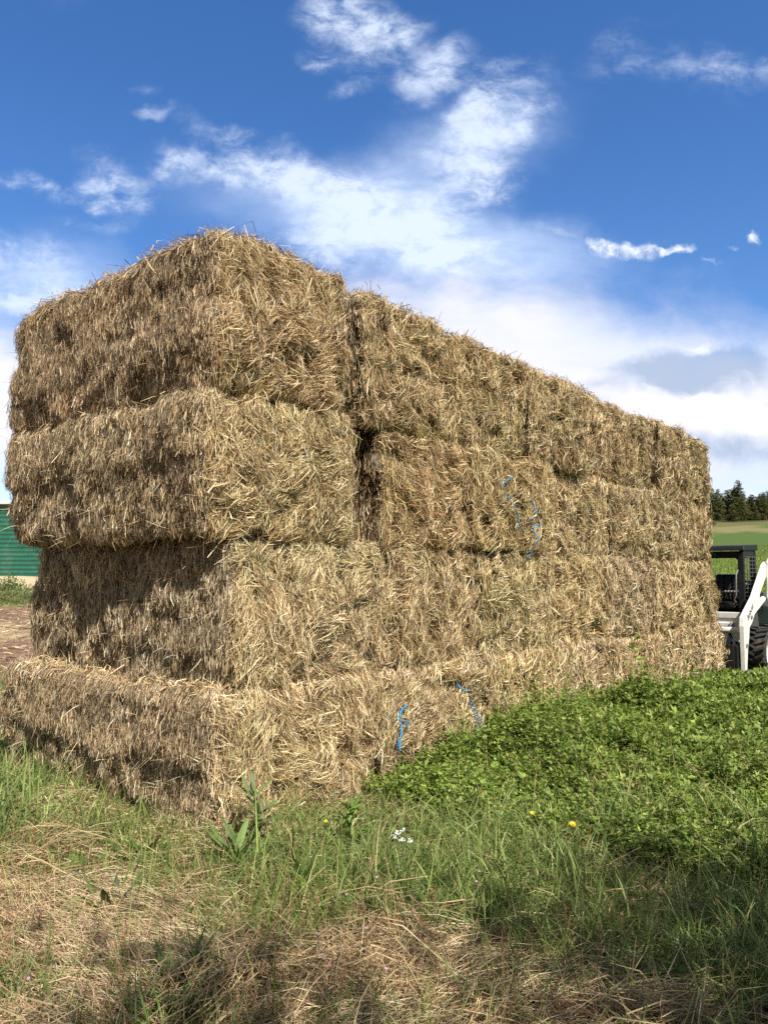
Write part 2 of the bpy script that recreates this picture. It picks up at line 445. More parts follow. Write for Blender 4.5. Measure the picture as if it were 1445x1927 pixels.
for r, row in enumerate(ROWS):
    for k, (t0, t1, so, L) in enumerate(row):
        w = t1 - t0; h = HB[r] if r < 3 else TOPH[k]
        seed = 10 * r + k + 1
        strings = [w * f for f in (-.38, -.19, .0, .19, .38)]
        if r == 2 and k == 0: strings = [w * f for f in (-.33, -.1, .09, .36)]
        sh = BaleShape(w + .004, L, h + .008, seed, rad=.075 + .04 * rng.random(), side=SIDE[r] if k == 0 else (0, .02, .5), strings=strings)
        u0 = -so
        cx, cy = st_xy((t0 + t1) / 2, u0 + L / 2)
        depth = st_xy(t0, u0)[1]
        dens = 24500 * (4.7 / depth) ** 1.25
        exposed_left = k == 0 or (r == 2 and k == 1) or (r == 3 and k == 1)
        tone = .94 + .12 * rng.random()
        tone = tone * np.array([1.0 + rng.normal(0, .012), 1.0, 1.0 + rng.normal(0, .025)])
        tone = tone * [1.08, 1.03, .97, .93][r] * np.array([1.0, .985 - .012 * r, 1.0 - .03 * r])
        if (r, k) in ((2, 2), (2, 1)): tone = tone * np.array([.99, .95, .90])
        if k == 0: tone = tone * 1.04
        if r == 3: tone = tone * .97
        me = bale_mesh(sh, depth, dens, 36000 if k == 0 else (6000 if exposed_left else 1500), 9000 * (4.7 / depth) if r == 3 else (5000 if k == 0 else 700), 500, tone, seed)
        o = link('hay_bale', me)
        zj = ZB[r] + h / 2 - .006 * (t0 + t1) / 2
        o.location = (cx, cy, zj)
        o.rotation_euler = (rng.normal(0, .006), rng.normal(0, .008), RZ + rng.normal(0, .008))
        lab = SPECIAL.get((r, k)) or '%s square hay bale, %s from the near corner in the %s layer' % ('tan' if tone[0] > 1 else 'brownish', ORD[k], LAY[r])
        tag(o, lab, 'hay bale', 'square hay bales stacked in four layers')
        # pale strings across the visible end
        nst = len(strings) if depth < 9 else 3
        for si, xs in enumerate(strings[:nst]):
            zz = np.linspace(-h / 2 * .93, h / 2 * .93, 26)
            p = np.stack([xs + .01 * np.sin(zz * 7 + seed * 3.7) + .004 * np.sin(zz * 23), np.full(26, -L / 2), zz], 1)
            x, N = sh.surf(p)
            strong = (r, k, si) in ((2, 0, 1), (2, 0, 2), (1, 0, 2))
            x = x + N * ((.034 if strong else .014) + .010 * np.sin(zz * 14 + si * 2 + seed))[:, None]
            link('twine', tube_mesh('twine', x, .0036 if strong else .0027, M_TW_PALE, 4), o)
        if (r, k) in ((0, 1), (2, 2)):
            def on_face(px_t, zw, out):
                """points of a loose twine end given along the face (t) and height"""
                t_ = np.array(px_t) - (.17 if r == 0 else .11); z_ = np.array(zw) - zj
                p = np.stack([t_ - (t0 + t1) / 2, np.full(len(t_), -L / 2), z_], 1)
                x, N = sh.surf(p)
                return x + N * (np.array(out) + .035)[:, None]
            def smooth(pts, n=40):
                s = np.linspace(0, len(pts) - 1, n); i = np.arange(len(pts))
                q = np.stack([np.interp(s, i, pts[:, c]) for c in range(3)], 1)
                for _ in range(3): q[1:-1] = (q[:-2] + 2 * q[1:-1] + q[2:]) / 4
                return q
            def blue(ts, zs, outs, rad=.006, lab=None):
                b = link('twine', tube_mesh('twine', smooth(on_face(ts, zs, outs)) + rng.normal(0, .0015, (40, 3)), rad * .82 * rng.uniform(.75, 1.25, 40), M_TW_BLUE, 6), o)
                if lab: b['label'] = lab
                return b
            if r == 0:
                blue([1.83, 1.80, 1.77, 1.74], [.60, .57, .545, .51], [.03, .04, .05, .03], .011, 'bright blue frayed twine end')
                blue([1.74, 1.77, 1.83, 1.85, 1.79], [.47, .495, .485, .455, .44], [.04, .05, .04, .05, .045], .004)
                blue([1.76, 1.72, 1.69, 1.71, 1.76, 1.78, 1.77], [.46, .41, .35, .29, .29, .35, .42], [.035, .05, .06, .06, .06, .05, .04], .007, 'bright blue twine loop')
                blue([2.55, 2.59, 2.64, 2.72], [.66, .625, .60, .595], [.03, .05, .05, .03], .0085, 'bright blue knotted twine')
                blue([2.63, 2.66, 2.71, 2.73, 2.74, 2.78, 2.90], [.545, .49, .39, .29, .19, .13, .09], [.04, .055, .06, .07, .08, .09, .10], .0055, 'bright blue hanging twine end')
                blue([2.64, 2.74, 2.82, 2.90, 2.93], [.55, .50, .36, .22, .18], [.04, .06, .07, .09, .10], .0055, 'bright blue hanging twine end')
            else:
                blue([3.18, 3.26, 3.36], [2.36, 2.42, 2.46], [.03, .05, .03], .006, 'faded blue twine end')
                blue([3.28, 3.38, 3.48, 3.55], [2.30, 2.19, 2.04, 1.97], [.03, .045, .05, .05], .0065, 'bright blue twine length')
                blue([3.66, 3.73, 3.74, 3.72, 3.78], [2.27, 2.22, 2.12, 2.07, 2.03], [.03, .045, .05, .05, .055], .0065, 'bright blue knotted twine')
                blue([3.82, 3.78, 3.76, 3.775, 3.765, 3.69], [2.035, 2.04, 1.99, 1.9, 1.78, 1.64], [.06, .065, .06, .055, .05, .045], .0072, 'bright blue twine tail')

# loose straw fallen along the foot of the stack
def litter():
    bag = Bag()
    n = 9000
    side = rng.random(n) < .55
    t = np.where(side, rng.uniform(-.2, 9.5, n), -np.abs(rng.normal(0, .22, n)) - .05)
    u = np.where(side, -np.abs(rng.normal(0, .22, n)) - .05, rng.uniform(-.3, 2.7, n))
    x, y = st_xy(t, u)
    z = ground_z(x, y) + rng.uniform(.005, .06, n)
    th = rng.uniform(0, 2 * np.pi, n)
    T = np.stack([np.cos(th), np.sin(th), rng.normal(0, .2, n)], 1)
    strands(bag, np.stack([x, y, z], 1), np.tile([0., 0, 1], (n, 1)), nrm(T), rng.uniform(.05, .2, n), rng.uniform(.003, .006, n), pick(n, END_PAL, END_W), 0, rng.normal(.05, .08, n), rng.normal(0, .2, n))
    n = 5000
    D = rng.uniform(11, 30, n); a = rng.uniform(-.62, -.36, n); x = a * D; y = D
    T = nrm(np.stack([rng.normal(0, 1, n), rng.normal(0, 1, n), rng.normal(0, .15, n)], 1))
    strands(bag, np.stack([x, y, ground_z(x, y) + .015], 1), np.tile([0., 0, 1], (n, 1)), T, rng.uniform(.08, .3, n), rng.uniform(.008, .02, n), pick(n, END_PAL + [(.14, .09, .06), (.10, .06, .04)], END_W + [.25, .2]), 0, .03, rng.normal(0, .2, n))
    tag(link('straw_litter', bag.mesh('straw_litter', M_HAY)), 'loose pale straw fallen along the foot of the bale stack', 'straw', kind='stuff')
litter()

# ------------------------------------------------------------------ vegetation
UP3 = lambda n: np.tile([0., 0., 1.], (n, 1))
def scatter(n, d0, d1, a0, a1, power=1.0):
    """points in a wedge of the ground before the stack"""
    D = (rng.random(n) * (d1 ** power - d0 ** power) + d0 ** power) ** (1 / power)
    a = rng.uniform(a0, a1, n)
    return a * D, D
def upright(bag, x, y, hgt, wid, C, lean=.25, droop=.25, segs=4, taper=None, z0=0.0):
    n = len(x)
    th = rng.uniform(0, 2 * np.pi, n); ln = np.abs(rng.normal(0, lean, n))
    T = nrm(np.stack([np.cos(th) * ln, np.sin(th) * ln, np.ones(n)], 1))
    N = nrm(np.stack([np.cos(th), np.sin(th), -ln], 1))
    B_tw = rng.uniform(0, np.pi, n)
    z = ground_z(x, y) + z0
    ss = np.linspace(0, 1, segs); taper = taper or tuple(np.interp(ss, [0, .4, 1], [.8, 1, .12]))
    dr = np.abs(rng.normal(0, droop, n))
    # bend over: push along the lean direction and down
    P = np.stack([x, y, z], 1)
    k = segs; V = np.empty((n, k, 2, 3), np.float32)
    B = np.cross(N, T); Wv = np.cos(B_tw)[:, None] * B + np.sin(B_tw)[:, None] * N
    for j, s in enumerate(ss):
        c = P + T * (hgt * s)[:, None] + N * (hgt * dr * s * s * 1.1)[:, None]
        c[:, 2] -= hgt * dr * s ** 3 * .75
        V[:, j, 0] = c - Wv * (wid * taper[j] * .5)[:, None]; V[:, j, 1] = c + Wv * (wid * taper[j] * .5)[:, None]
    base = (np.arange(n) * 2 * k)[:, None]
    F = np.concatenate([np.concatenate([base + 2 * j, base + 2 * j + 1, base + 2 * j + 3, base + 2 * j + 2], 1) for j in range(k - 1)])
    bag.add(V.reshape(-1, 3), F, np.repeat(C, 2 * k, axis=0))
    return V[:, -1].mean(1), T

GREENS = [(.17, .245, .05), (.23, .30, .075), (.11, .175, .035), (.29, .31, .11), (.14, .22, .06)]
BLUEGR = [(.18, .25, .07), (.25, .33, .10), (.12, .18, .045), (.33, .38, .13), (.33, .32, .12)]
DRYS = [(.44, .31, .17), (.34, .22, .12), (.56, .43, .25), (.20, .12, .065), (.38, .31, .16)]

def keep_out(x, y): return ~in_stack(x, y, -.02)

def build_grass():
    # green blades -------------------------------------------------------
    bag = Bag()
    n = 120000
    x, y = scatter(n, 2.35, 9.5, -.75, .75, 1.25)
    alf, dry, nz, px, py = zones(x, y)
    P = np.stack([x, y], 1)
    pat = fbm(P, 1.6, 55, 2)
    t, u = xy_tu(x, y)
    pr = (1 - alf * .96) * (1 - dry * .55) * (.22 + .78 * sstep(.30, .56, pat + .10))
    soil = np.exp(-(((x + 2.25) / .33) ** 2 + ((y - 5.05) / .33) ** 2))
    pr = pr * (1 - np.clip(soil * 1.4, 0, 1)) * keep_out(x, y)
    corner = np.exp(-((x + .9) / .35) ** 2 - ((y - 4.45) / .28) ** 2)
    pr = pr * (1 - .8 * corner)
    m = rng.random(n) < pr
    x, y = x[m], y[m]; n = len(x)
    h = np.clip(rng.lognormal(np.log(.18), .4, n), .06, .42) * (.7 + .6 * vn(np.stack([x, y], 1), 1.3, 91))
    upright(bag, x, y, h, np.clip(rng.lognormal(np.log(.0045), .4, n), .0022, .011), pick(n, GREENS + [(.40, .36, .16)], [3, 3, 2, 2, 2, 1.4], .22), .45, .55)
    # tall blue green grass in clumps inside the alfalfa -------------------
    cl = [(905, 1545, .30, 500), (955, 1585, .28, 420), (1010, 1570, .24, 240), (1170, 1550, .32, 500), (1235, 1535, .28, 420), (1290, 1545, .24, 240), (1395, 1560, .32, 420), (1425, 1640, .34, 420), (860, 1630, .24, 260), (760, 1650, .22, 260),
          (640, 1580, .26, 420), (720, 1560, .28, 420), (690, 1640, .26, 420), (560, 1610, .22, 300), (800, 1590, .28, 420), (870, 1680, .28, 420), (960, 1650, .28, 420), (780, 1720, .25, 300), (1060, 1650, .3, 420), (420, 1640, .2, 240),
          (1000, 1690, .22, 220), (1120, 1740, .26, 300), (1400, 1770, .34, 800), (1330, 1850, .34, 700), (1440, 1880, .36, 900), (1200, 1810, .26, 300), (1100, 1810, .22, 200), (900, 1710, .22, 200), (60, 1500, .32, 700), (20, 1560, .32, 600), (-40, 1500, .4, 900), (30, 1420, .4, 500), (20, 1330, .4, 500), (90, 1600, .24, 300), (220, 1570, .22, 400), (320, 1600, .2, 260), (130, 1560, .24, 300), (1000, 1450, .3, 60), (1150, 1400, .4, 50), (1390, 1480, .4, 120), (820, 1480, .3, 50), (20, 1900, .3, 500)]
    for cx, cy, hh, k in cl:
        k = int(k * .55)
        gx, gy = px_ground(cx, cy)
        s = .05 + .022 * gy
        x = gx + rng.normal(0, s, k); y = gy + rng.normal(0, s * 1.1, k)
        ok = keep_out(x, y) & (y > 2.2); x, y = x[ok], y[ok]; k = len(x)
        h = hh * rng.uniform(.55, 1.25, k)
        upright(bag, x, y, h, rng.uniform(.005, .012, k), pick(k, BLUEGR, [3, 3, 2, 2, 1], .2), .55, .8, 5)
    # strip along the left end of the stack, and the yard edge ---------------
    k = 5000
    x, y = scatter(k, 6.0, 12.0, -.62, -.38, 1)
    ok = keep_out(x, y); x, y = x[ok], y[ok]; k = len(x)
    ok = rng.random(k) < sstep(12.3, 10.8, y + (vn(np.stack([x, y], 1), 1.2, 6) - .5) * 2); x, y = x[ok], y[ok]; k = len(x)
    upright(bag, x, y, rng.uniform(.12, .34, k), rng.uniform(.006, .010, k), pick(k, GREENS, [3, 3, 2, 2, 2], .2), .35, .4)
    # verge in front of the barn
    k = 3500
    x, y = scatter(k, 24.2, 28.4, -.56, -.36, 1)
    upright(bag, x, y, rng.uniform(.10, .22, k), rng.uniform(.02, .04, k), pick(k, [(.15, .18, .05), (.2, .2, .08), (.11, .15, .04)], [1, 1, 1], .2), .5, .4, 3, (1, .8, .3))
    tag(link('green_grass', bag.mesh('green_grass', M_GRASS)), 'green grass blades growing around the foot of the hay stack', 'grass', kind='stuff')

    # dry thatch and stalks ------------------------------------------------
    bag = Bag()
    n = 70000
    x, y = scatter(n, 2.3, 6.4, -.75, .75, 1.2)
    alf, dry, nz, px, py = zones(x, y)
    soil = np.exp(-(((x + 2.25) / .33) ** 2 + ((y - 5.05) / .33) ** 2))
    pr = (.24 + .76 * dry) * (1 - alf * .9) * keep_out(x, y) * (.25 + .75 * sstep(.36, .56, fbm(np.stack([x, y], 1), 2.6, 66, 3))) * (1 - np.clip(soil * 1.3, 0, 1) * .9)
    m = rng.random(n) < pr
    x, y, dry = x[m], y[m], dry[m]; n = len(x)
    P = np.stack([x, y], 1)
    th = vn(P, 1.5, 61) * 2 * np.pi * 1.3 + rng.normal(0, .55, n)
    hum = fbm(P, 1.7, 62, 2)
    z = ground_z(x, y) + .01 + rng.random(n) ** 1.6 * (.04 + .24 * sstep(.38, .70, hum) * (.3 + .7 * dry))
    T = nrm(np.stack([np.cos(th), np.sin(th), rng.normal(.05, .28, n)], 1))
    tonev = (.75 + .5 * vn(P, 2.0, 63))[:, None]
    strands(bag, np.stack([x, y, z], 1), nrm(UP3(n) - T * T[:, 2:3]), T, np.clip(rng.lognormal(np.log(.20), .4, n), .06, .45), rng.uniform(.0024, .0050, n), pick(n, DRYS, [3, 2.6, 1.6, 1.5, 2], .2) * tonev, 0, rng.normal(.08, .10, n), rng.normal(0, .18, n))
    # upright dry stalks with seed heads
    k = 7500
    x, y = scatter(k, 2.3, 7.0, -.7, .7, 1.3)
    alf, dry, nz, px, py = zones(x, y)
    m = (rng.random(k) < np.maximum((.08 + .92 * dry) * (1 - .8 * alf), .12 * alf)) & keep_out(x, y); x, y = x[m], y[m]; k = len(x)
    h = np.clip(rng.normal(.30, .09, k), .12, .52) + .14 * zones(x, y)[0]
    C = pick(k, DRYS, [3, 3, 1, 2, 1], .2)
    tip, T = upright(bag, x, y, h, rng.uniform(.0020, .0032, k), C, .5, .5, 4, (1, .9, .8, .6))
    q = rng.random(k) < .4
    tip, C = tip[q], C[q]; k = len(tip)
    m = 11
    pp = np.repeat(tip, m, 0) + np.stack([rng.normal(0, .006, k * m), rng.normal(0, .006, k * m), rng.uniform(-.075, .015, k * m)], 1)
    T = nrm(np.stack([rng.normal(0, .5, k * m), rng.normal(0, .5, k * m), np.ones(k * m) * rng.choice([1, .6], k * m)], 1))
    strands(bag, pp, nrm(np.cross(T, rng.normal(0, 1, (k * m, 3)))), T, rng.uniform(.012, .028, k * m), .0035, np.repeat(C * np.array([.95, .80, .74]), m, 0), 0, 0, 0, ss=(0, .5, 1), taper=(.5, 1, .2))
    # flattened combed tussocks on the left, with feathery heads
    for cx, cy, dx, k in [(150, 1760, 1.0, 2600), (60, 1700, 1.0, 2000), (200, 1690, .8, 1300), (280, 1720, .9, 900), (20, 1840, 1.0, 1200), (-30, 1800, 1.0, 1500), (260, 1790, .9, 900), (1100, 1860, -1.0, 1600), (700, 1900, -.8, 1000), (1250, 1880, .7, 700), (620, 1830, 1, 800), (120, 1880, .9, 1500), (820, 1800, -.8, 900)]:
        gx, gy = px_ground(cx, cy)
        x = gx + rng.normal(0, .19, k) - .16 * dx; y = gy + rng.normal(0, .12, k) + .06
        th = rng.normal(-.55, .35, k); th = np.where(dx > 0, th, np.pi - th)
        T = nrm(np.stack([np.cos(th), np.sin(th), rng.uniform(.15, .9, k)], 1))
        N = nrm(UP3(k) - T * T[:, 2:3])
        C = pick(k, [(.66, .51, .32), (.56, .40, .24), (.72, .60, .40), (.40, .26, .15)], [3, 3, 2, 1], .15)
        Ls = rng.uniform(.22, .48, k)
        Pz = np.stack([x, y, ground_z(x, y) + .02], 1)
        strands(bag, Pz, N, T, Ls, rng.uniform(.0024, .004, k), C, 0, .06, rng.normal(0, .1, k), ss=(0, .33, .66, 1), taper=(1, .9, .8, .4), droop=.62 * rng.uniform(.6, 1.2, k))
        q = rng.random(k) < .20
        e = (Pz + T * Ls[:, None])[q]; e[:, 2] -= .55 * Ls[q]; e[:, 2] = np.maximum(e[:, 2], .03 + ground_z(e[:, 0], e[:, 1]))
        kk = len(e); m = 9
        pp = np.repeat(e, m, 0) + rng.normal(0, .010, (kk * m, 3))
        TT = nrm(np.repeat(T[q], m, 0) + rng.normal(0, .5, (kk * m, 3)) - np.array([0, 0, .5]))
        strands(bag, pp, nrm(np.cross(TT, rng.normal(0, 1, (kk * m, 3)))), TT, rng.uniform(.012, .03, kk * m), .003, np.repeat(C[q] * np.array([.92, .74, .66]), m, 0), 0, 0, 0, ss=(0, .5, 1), taper=(.5, 1, .2))
    tag(link('dry_grass', bag.mesh('dry_grass', M_DRY)), 'matted tan dry grass with seed heads in the foreground', 'grass', kind='stuff')

def leaf_quads(bag, base, D, N, L, W, C, fold=.0):
    """4-vertex leaflets: base, left, tip, right"""
    n = len(base); B = nrm(np.cross(N, D))
    L = np.broadcast_to(L, n)[:, None]; W = np.broadcast_to(W, n)[:, None]
    mid = base + D * L * .5
    V = np.stack([base, mid + B * W * .5 + N * fold * W, base + D * L, mid - B * W * .5 + N * fold * W], 1)
    F = np.arange(n * 4).reshape(n, 4)
    bag.add(V.reshape(-1, 3), F, np.repeat(C, 4, 0))

def build_alfalfa():
    bag = Bag()
    n = 34000
    x, y = scatter(n, 2.8, 15.5, -.10, .80, 1.35)
    alf, dry, nz, px, py = zones(x, y)
    m = (rng.random(n) < alf) & keep_out(x, y); x, y = x[m], y[m]
    # keep the skid steer's footprint and lane clear
    t, u = xy_tu(x, y)
    m = ~((t > 9.5) & (t < 13.2) & (u > -.50) & (u < 1.6)); x, y = x[m], y[m]; n = len(x)
    P = np.stack([x, y], 1)
    g = fbm(P, .9, 41, 3)
    g2 = vn(P, 4.2, 48)
    h = (.13 + .28 * sstep(.25, .75, g)) * (.50 + .85 * g2)
    h = h * np.where(rng.random(n) < .06, 1.5, 1) * rng.uniform(.7, 1.2, n)
    t, u = xy_tu(x, y)
    h = h * (1 - .72 * sstep(5.8, 7.8, t) * sstep(1.9, .5, -u))
    tone = (.70 + .6 * fbm(P, 1.6, 44, 3))
    z0 = ground_z(x, y)
    h = h * (1 + .45 * np.exp(-((t - 1.9) / .5) ** 2 - ((u + .35) / .4) ** 2) + .9 * np.exp(-((t - 5.3) / .55) ** 2 - ((u + .5) / .5) ** 2))
    lod = np.clip(y / 5.0, .9, 2.4)
    th = rng.uniform(0, 2 * np.pi, n); ln = np.abs(rng.normal(0, .28, n))
    T = nrm(np.stack([np.cos(th) * ln, np.sin(th) * ln, np.ones(n)], 1))
    root = np.stack([x, y, z0], 1)
    Cst = pick(n, [(.12, .17, .05), (.16, .20, .07)], [1, 1], .15)
    strands(bag, root, nrm(np.cross(T, rng.normal(0, 1, (n, 3)))), T, h, .0035 * lod, Cst, 0, .04, 0, ss=(0, .5, 1), taper=(1, .9, .6))
    nodes = 9
    lsz = rng.choice([.8, 1.0, 1.35, 1.9], n, p=[.35, .38, .20, .07])
    for j in range(nodes):
        f = .38 + .64 * (j + rng.random(n)) / nodes
        az = rng.uniform(0, 2 * np.pi, n)
        el = rng.uniform(-.1, .8, n)
        dirv = np.stack([np.cos(az) * np.cos(el), np.sin(az) * np.cos(el), np.sin(el)], 1)
        pet = root + T * (h * f)[:, None] + dirv * (rng.uniform(.008, .03, n) * lod)[:, None]
        C0_ = pick(n, [(.20, .28, .05), (.25, .33, .065), (.15, .225, .04), (.32, .37, .10), (.36, .32, .12)], [3, 3, 3, 1.4, .25], .18) * tone[:, None]
        # yellowing and dusty tips
        for k in (-1, 0, 1):
            a2 = az + k * rng.uniform(.7, 1.1, n)
            e2 = el + rng.normal(0, .35, n)
            D2 = np.stack([np.cos(a2) * np.cos(e2), np.sin(a2) * np.cos(e2), np.sin(e2)], 1)
            N2 = nrm(np.cross(D2, np.stack([-np.sin(a2), np.cos(a2), rng.normal(0, .35, n)], 1)))
            leaf_quads(bag, pet, D2, N2, rng.uniform(.018, .038, n) * lod * lsz, rng.uniform(.008, .016, n) * lod * lsz, C0_, .18)
    # coarse tufts of the same field past the skid steer
    n = 16000
    x, y = scatter(n, 13, 42, .30, .66, 1.4)
    t, u = xy_tu(x, y)
    m = ~((t > 9.4) & (t < 13.2) & (u > -.62) & (u < 1.9)); x, y = x[m], y[m]; n = len(x)
    z0 = ground_z(x, y)
    for j in range(5):
        az = rng.uniform(0, 2 * np.pi, n); el = rng.uniform(.2, 1.2, n)
        D2 = np.stack([np.cos(az) * np.cos(el), np.sin(az) * np.cos(el), np.sin(el)], 1)
        N2 = nrm(np.cross(D2, np.stack([-np.sin(az), np.cos(az), rng.normal(0, .3, n)], 1)))
        base = np.stack([x + rng.normal(0, .1, n), y + rng.normal(0, .1, n), z0 + rng.uniform(0, .2, n)], 1)
        leaf_quads(bag, base, D2, N2, rng.uniform(.10, .2, n), rng.uniform(.03, .07, n), pick(n, [(.19, .27, .045), (.15, .225, .04), (.25, .30, .06), (.34, .32, .06)], [3, 3, 2, .5], .15), .1)
    n = 16000
    x, y = scatter(n, 40, 130, .36, .66, 1.6)
    z0 = ground_z(x, y)
    for j in range(3):
        az = rng.uniform(0, 2 * np.pi, n); el = rng.uniform(.1, .9, n)
        D2 = np.stack([np.cos(az) * np.cos(el), np.sin(az) * np.cos(el), np.sin(el)], 1)
        N2 = nrm(np.cross(D2, np.stack([-np.sin(az), np.cos(az), rng.normal(0, .3, n)], 1)))
        base = np.stack([x + rng.normal(0, .3, n), y + rng.normal(0, .3, n), z0 + rng.uniform(0, .15, n)], 1)
        leaf_quads(bag, base, D2, N2, rng.uniform(.12, .28, n), rng.uniform(.04, .10, n), pick(n, [(.17, .235, .045), (.14, .20, .04), (.23, .26, .06), (.40, .36, .05)], [3, 3, 2, .35], .15), .1)
    tag(link('alfalfa', bag.mesh('alfalfa', M_LEAF)), 'dense bright green alfalfa growing along the right side of the hay stack', 'alfalfa', kind='stuff')

build_grass()
build_alfalfa()

# broad-leaved weeds: each plant is its own thing
def weed(px, py, hgt, n, lab, blades=True, tone=(.10, .18, .05), wide=.034):
    hgt *= 1.08; wide *= .8; n = int(n * 1.25)
    gx, gy = px_ground(px, py)
    gz = float(ground_z(np.array([gx]), np.array([gy]))[0])
    root = empty('leafy_weed', (gx, gy, gz))
    tag(root, lab, 'weed', 'broad-leaved weeds in the grass')
    bag = Bag()
    az = rng.uniform(0, 2 * np.pi, n); el = rng.uniform(.55, 1.35, n)
    L = hgt * rng.uniform(.6, 1.1, n)
    k = 6
    ss = np.linspace(0, 1, k); prof = np.array([.12, .5, .9, 1.0, .7, .04])
    D = np.stack([np.cos(az) * np.cos(el), np.sin(az) * np.cos(el), np.sin(el)], 1)
    S = np.stack([-np.sin(az), np.cos(az), rng.normal(0, .2, n)], 1)
    tone = (tone[0] * 1.4, tone[1] * 1.15, tone[2] * 1.0)
    C = pick(n, [tone, tuple(v * 1.3 for v in tone), tuple(v * .75 for v in tone)], [2, 1, 1], .12)
    base = np.stack([rng.normal(0, .02, n), rng.normal(0, .02, n), np.zeros(n)], 1)
    if not blades:
        base[:, 2] = rng.uniform(.1, .85, n) * hgt
        L = L * .38
    V = np.empty((n, k, 3, 3), np.float32)
    out = np.stack([np.cos(az), np.sin(az), np.zeros(n)], 1)
    N = np.cross(S, D)
    bend = rng.uniform(.05, .4, n)
    for j, s in enumerate(ss):
        c = base + D * (L * s)[:, None] + out * (L * bend * s * s)[:, None]
        c[:, 2] -= L * bend * s * s * .5
        ww = (wide * prof[j] * (L / .2) ** .5)[:, None]
        wav = .004 * math.sin(j * 2.1)
        V[:, j, 0] = c - S * ww + N * (ww * .35 + wav); V[:, j, 1] = c; V[:, j, 2] = c + S * ww + N * (ww * .35 - wav)
    b0 = (np.arange(n) * 3 * k)[:, None]; F = []
    for j in range(k - 1):
        for e in (0, 1): F.append(np.concatenate([b0 + 3 * j + e, b0 + 3 * j + e + 1, b0 + 3 * j + 4 + e, b0 + 3 * j + 3 + e], 1))
    bag.add(V.reshape(-1, 3), np.concatenate(F), np.repeat(C, 3 * k, 0))
    link('foliage', bag.mesh('foliage', M_LEAF, True), root)
    sb = np.array([[0, 0, -.02], [.004, .002, hgt * .4], [0.0, .006, hgt * (.85 if not blades else .5)]])
    link('stem', tube_mesh('stem', sb, [.005, .004, .002], mat_stem), root)
    return root
mat_stem = mat_plain('green_stem', (.14, .2, .06), .6)
weed(485, 1600, .38, 26, 'tall leafy grey-green weed right beside the bottom corner bale', False, (.12, .19, .08), .02)
weed(455, 1625, .26, 18, 'broad-leaved green weed low in front of the corner bale', True, (.10, .18, .06), .022)
weed(345, 1905, .22, 20, 'dark green dock rosette among dry grass, lowest in the foreground', True, (.065, .13, .035), .020)
weed(350, 1830, .22, 17, 'upright dock clump of pointed leaves in the dry grass', True, (.085, .16, .04), .020)
weed(230, 1715, .20, 14, 'dark dock leaves beside the combed tan tussock', True, (.06, .11, .035), .024)
weed(490, 1830, .24, 12, 'narrow-leaved green weed right of the dock clump', True, (.075, .14, .04), .016)
weed(140, 1650, .18, 12, 'broad light green leaves in the left grass below the soil heap', True, (.13, .22, .06), .024)
weed(570, 1660, .18, 12, 'low green leafy weed in the trodden grass before the stack', True, (.12, .2, .06), .02)
weed(700, 1710, .20, 12, 'green leafy weed where dry grass meets the green', True, (.11, .19, .05), .02)
weed(275, 1610, .17, 10, 'small weed with wide leaves left of the stack corner', True, (.12, .21, .06), .024)
weed(1010, 1835, .2, 10, 'narrow leafy weed in the shaded grass', True, (.09, .16, .05), .015)
weed(660, 1590, .3, 26, 'bushy green weed at the edge of the alfalfa by the bottom bales', False, (.10, .20, .04), .018)
# weed clump on the gravel in front of the barn
def far_weed():
    gx, gy = -14.35, 29.6
    root = empty('weed_clump', (gx, gy, float(ground_z(np.array([gx]), np.array([gy]))[0])))
    tag(root, 'bushy green weed clump on the pale gravel before the barn', 'weed')
    bag = Bag(); n = 1500
    p = rng.normal(0, 1, (n, 3)) * np.array([.42, .35, .22]); p[:, 2] = np.abs(p[:, 2]) * np.exp(-(p[:, 0] / .6) ** 2) * 1.3
    D = nrm(rng.normal(0, 1, (n, 3)) + np.array([0, 0, .6])); N = nrm(np.cross(D, rng.normal(0, 1, (n, 3))))
    leaf_quads(bag, p, D, N, rng.uniform(.05, .12, n), rng.uniform(.025, .05, n), pick(n, [(.12, .2, .04), (.08, .15, .03), (.17, .22, .06)], [2, 2, 1], .15), .1)
    link('foliage', bag.mesh('foliage', M_LEAF), root)
    link('stem', tube_mesh('stem', [[0, 0, -.05], [0, .01, .2], [.02, 0, .45]], .012, mat_stem), root)
far_weed()

# flowers
M_YEL = mat_plain('yellow_petals', (.80, .55, .02), .5)
M_WHT = mat_plain('white_petals', (.78, .78, .74), .5)
M_PNK = mat_plain('pink_petals', (.50, .24, .48), .5)
def flower(name, px, py, z, mat, rad, lab, cat, group=None, petals=12, rows=2):
    gx, gy = px_ground(px, py)
    D = gy * (1 - z / CAM_Z); gx = gx * D / gy; gy = D
    gz = float(ground_z(np.array([gx]), np.array([gy]))[0])
    root = empty(name, (gx, gy, gz)); tag(root, lab, cat, group)
    link('stem', tube_mesh('stem', [[.02, .01, 0], [.012, 0, z * .5], [0, 0, z]], .0018, mat_stem), root)
    V = []; F = []
    for rr in range(rows):
        for k in range(petals):
            a = 2 * math.pi * (k + .5 * rr) / petals; R0 = rad * (1 - .35 * rr); zz = .003 * rr + .002
            d = Vector((math.cos(a), math.sin(a), .35)).normalized(); s = Vector((-math.sin(a), math.cos(a), 0))
            b = Vector((0, 0, z + zz)); w = R0 * 3.0 / petals
            i = len(V)
            V += [b, b + d * R0 * .7 + s * w * .6, b + d * R0, b + d * R0 * .7 - s * w * .6]; F.append((i, i + 1, i + 2, i + 3))
    me = np_mesh('petals', np.array([list(v) for v in V]), np.array(F), None, mat)
    o = link('petals', me, root); 
    o.location = (0, 0, 0)
    # face a little towards the viewpoint
    me.transform(Matrix.Translation((0, 0, z)) @ Matrix.Rotation(R(28), 4, 'X') @ Matrix.Translation((0, 0, -z)))
    return root
